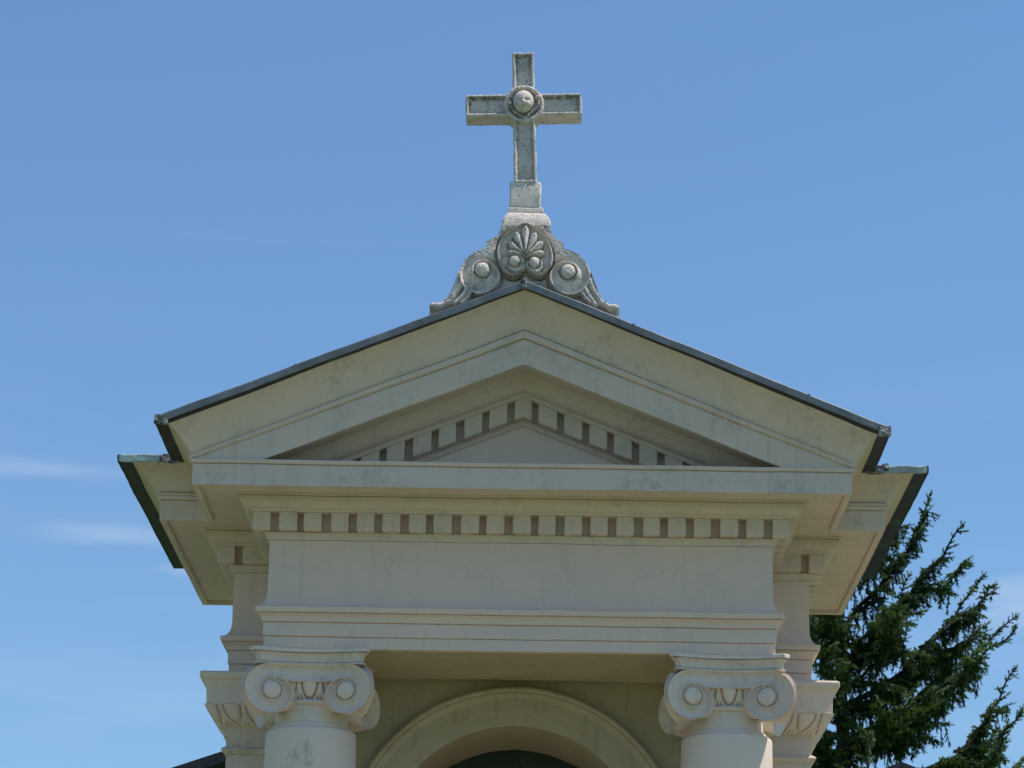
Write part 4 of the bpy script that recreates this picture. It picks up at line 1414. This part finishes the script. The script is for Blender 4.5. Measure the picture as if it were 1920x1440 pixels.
    while z < TZ - .12:
        nb = 3 if z > 3 else 4
        a0 = rnd.uniform(0, 6.28)
        for b in range(nb):
            az = a0 + b * 2 * math.pi / nb + rnd.uniform(-.45, .45)
            if z > 4.9 and math.cos(az) > .72: continue           # that side is grown limb by limb above
            zb = z + rnd.uniform(-.09, .09)
            rise = rnd.uniform(.60, 1.20) if z > 5.5 else rnd.uniform(.3, .8)
            L_ = 2.9
            rise = min(rise, 1.5 * max(.15, (TZ - zb)))
            while True:
                zt = zb + rise * .78 * L_
                if zt < TZ - .12 and L_ <= crown_r(zt): break
                L_ -= .02
                if L_ < .12: break
            L_ *= rnd.uniform(.70, 1.0)
            d = Vector((math.cos(az), math.sin(az), 0)); side = Vector((-math.sin(az), math.cos(az), 0))
            curl = rnd.uniform(-.30, .30)
            pts = [Vector((TX, TY, zb)) + d * (L_ * t) + side * (curl * L_ * t * t) + Vector((0, 0, L_ * rise * (.16 * t + .62 * t ** 2.2))) for t in (0, .25, .5, .75, 1.0)]
            grow(pts, rnd.uniform(0, 1))
        z += (.34 if z > 5.2 else .55) * rnd.uniform(.8, 1.2)
    for j in range(10):   # top
        zz = TZ - j * .07
        for q in range(5):
            a = rnd.uniform(0, 6.28)
            shoots.append((Vector((TX, TY, zz)), Vector((math.cos(a) * .8, math.sin(a) * .8, .7)).normalized(), .10, .5))
    # one brush of needles, repeated by numpy
    NN = 16
    T = []
    for i in range(NN):
        f = (i + .5) / NN
        a = i * 2.399
        r_ = .017
        p0 = np.array([0, 0, f * .92]); outd = np.array([math.cos(a), math.sin(a), 0.0])
        w_ = np.array([-math.sin(a), math.cos(a), 0.0]) * .0062
        T.append((p0, outd, w_))
    P0 = np.array([t[0] for t in T]); OD = np.array([t[1] for t in T]); WD = np.array([t[2] for t in T])
    pos = np.array([s_[0] for s_ in shoots]); dr = np.array([s_[1] for s_ in shoots]); ln = np.array([s_[2] for s_ in shoots]); tin = np.array([s_[3] for s_ in shoots])
    up = np.tile(np.array([.3, .2, .93]), (len(pos), 1))
    ax = np.cross(dr, up); ax /= np.linalg.norm(ax, axis=1)[:, None] + 1e-9
    ay = np.cross(dr, ax)
    def tf(L3, scale_r=True):      # local (x,y,z) per needle -> world for all shoots
        return (pos[:, None, :] + ax[:, None, :] * L3[None, :, 0:1] + ay[:, None, :] * L3[None, :, 1:2] + dr[:, None, :] * (L3[None, :, 2:3] * ln[:, None, None]))
    nl = .0185
    A = tf(P0 + WD - OD * .001); B = tf(P0 - WD - OD * .001)
    tipz = P0.copy(); tipz[:, 2] += .16
    C_ = tf(tipz + OD * nl)
    ns_ = len(pos)
    V = np.stack([A, B, C_], 2).reshape(-1, 3)
    # a slim stem under the needles
    nt = V.shape[0] // 3
    me = bpy.data.meshes.new('crown')
    me.vertices.add(len(V)); me.vertices.foreach_set('co', V.astype(np.float32).ravel())
    me.loops.add(nt * 3); me.loops.foreach_set('vertex_index', np.arange(nt * 3, dtype=np.int32))
    me.polygons.add(nt); me.polygons.foreach_set('loop_start', np.arange(0, nt * 3, 3, dtype=np.int32))
    me.polygons.foreach_set('loop_total', np.full(nt, 3, dtype=np.int32))
    me.update(calc_edges=True)
    at = me.attributes.new('tint', 'FLOAT', 'POINT')
    at.data.foreach_set('value', np.repeat(tin, NN * 3).astype(np.float32))
    me.materials.append(M_NEEDLE)
    print('spruce triangles', nt, 'shoots', ns_)
    def put(o):
        o.parent = root; o.matrix_parent_inverse = Matrix.Translation((-TX, -TY, 0)); return o
    o = bpy.data.objects.new('crown', me); COL.objects.link(o); put(o)
    put(tr.build('trunk', M_BARK)); put(limbs.build('limbs', M_BARK))
spruce()

# ------------------------------------------------------------------ roofs beyond
def gable_house(name, label, x0, x1, y0, y1, ze_, zr2, cat='house', over=.3, drop=None):
    root = empty(name, ((x0 + x1) / 2, (y0 + y1) / 2, 0), label, cat)
    inv = Matrix.Translation((-(x0 + x1) / 2, -(y0 + y1) / 2, 0))
    xm = (x0 + x1) / 2
    m = MB()
    m.add([(x0 + over, y0 + over, 0), (x1 - over, y0 + over, 0), (x1 - over, y1 - over, 0), (x0 + over, y1 - over, 0),
           (x0 + over, y0 + over, ze_ - .02), (x1 - over, y0 + over, ze_ - .02), (x1 - over, y1 - over, ze_ - .02), (x0 + over, y1 - over, ze_ - .02),
           (xm, y0 + over, zr2 - .25), (xm, y1 - over, zr2 - .25)],
          [(0, 1, 5, 4), (1, 2, 6, 5), (2, 3, 7, 6), (3, 0, 4, 7), (4, 5, 8), (6, 7, 9)])
    w_ = m.build('wall', M_HOUSE, root, smooth=0); w_.matrix_parent_inverse = inv
    m = MB(); th = .16
    for s, xe in ((-1, x0), (1, x1)):
        a = [(xm, zr2), (xe, ze_), (xe, ze_ - th), (xm, zr2 - th)]
        V = [(x, y0, z) for x, z in a] + [(x, y1, z) for x, z in a]
        m.add(V, [(0, 1, 2, 3), (7, 6, 5, 4), (0, 4, 5, 1), (1, 5, 6, 2), (2, 6, 7, 3)])
    r_ = m.build('roof', M_SLATE, root, smooth=0); r_.matrix_parent_inverse = inv
    return root
gable_house('background_house', 'low building with a dark roof slope showing left of the chapel', -9.0, 5.4, 25, 36, 6.613, 9.13, over=.5)
gable_house('small_tomb_house', 'small dark roof tip low in front of the spruce at the right', 1.8, 4.54, 8.0, 9.6, 4.95, 5.487, 'tomb', over=.15)
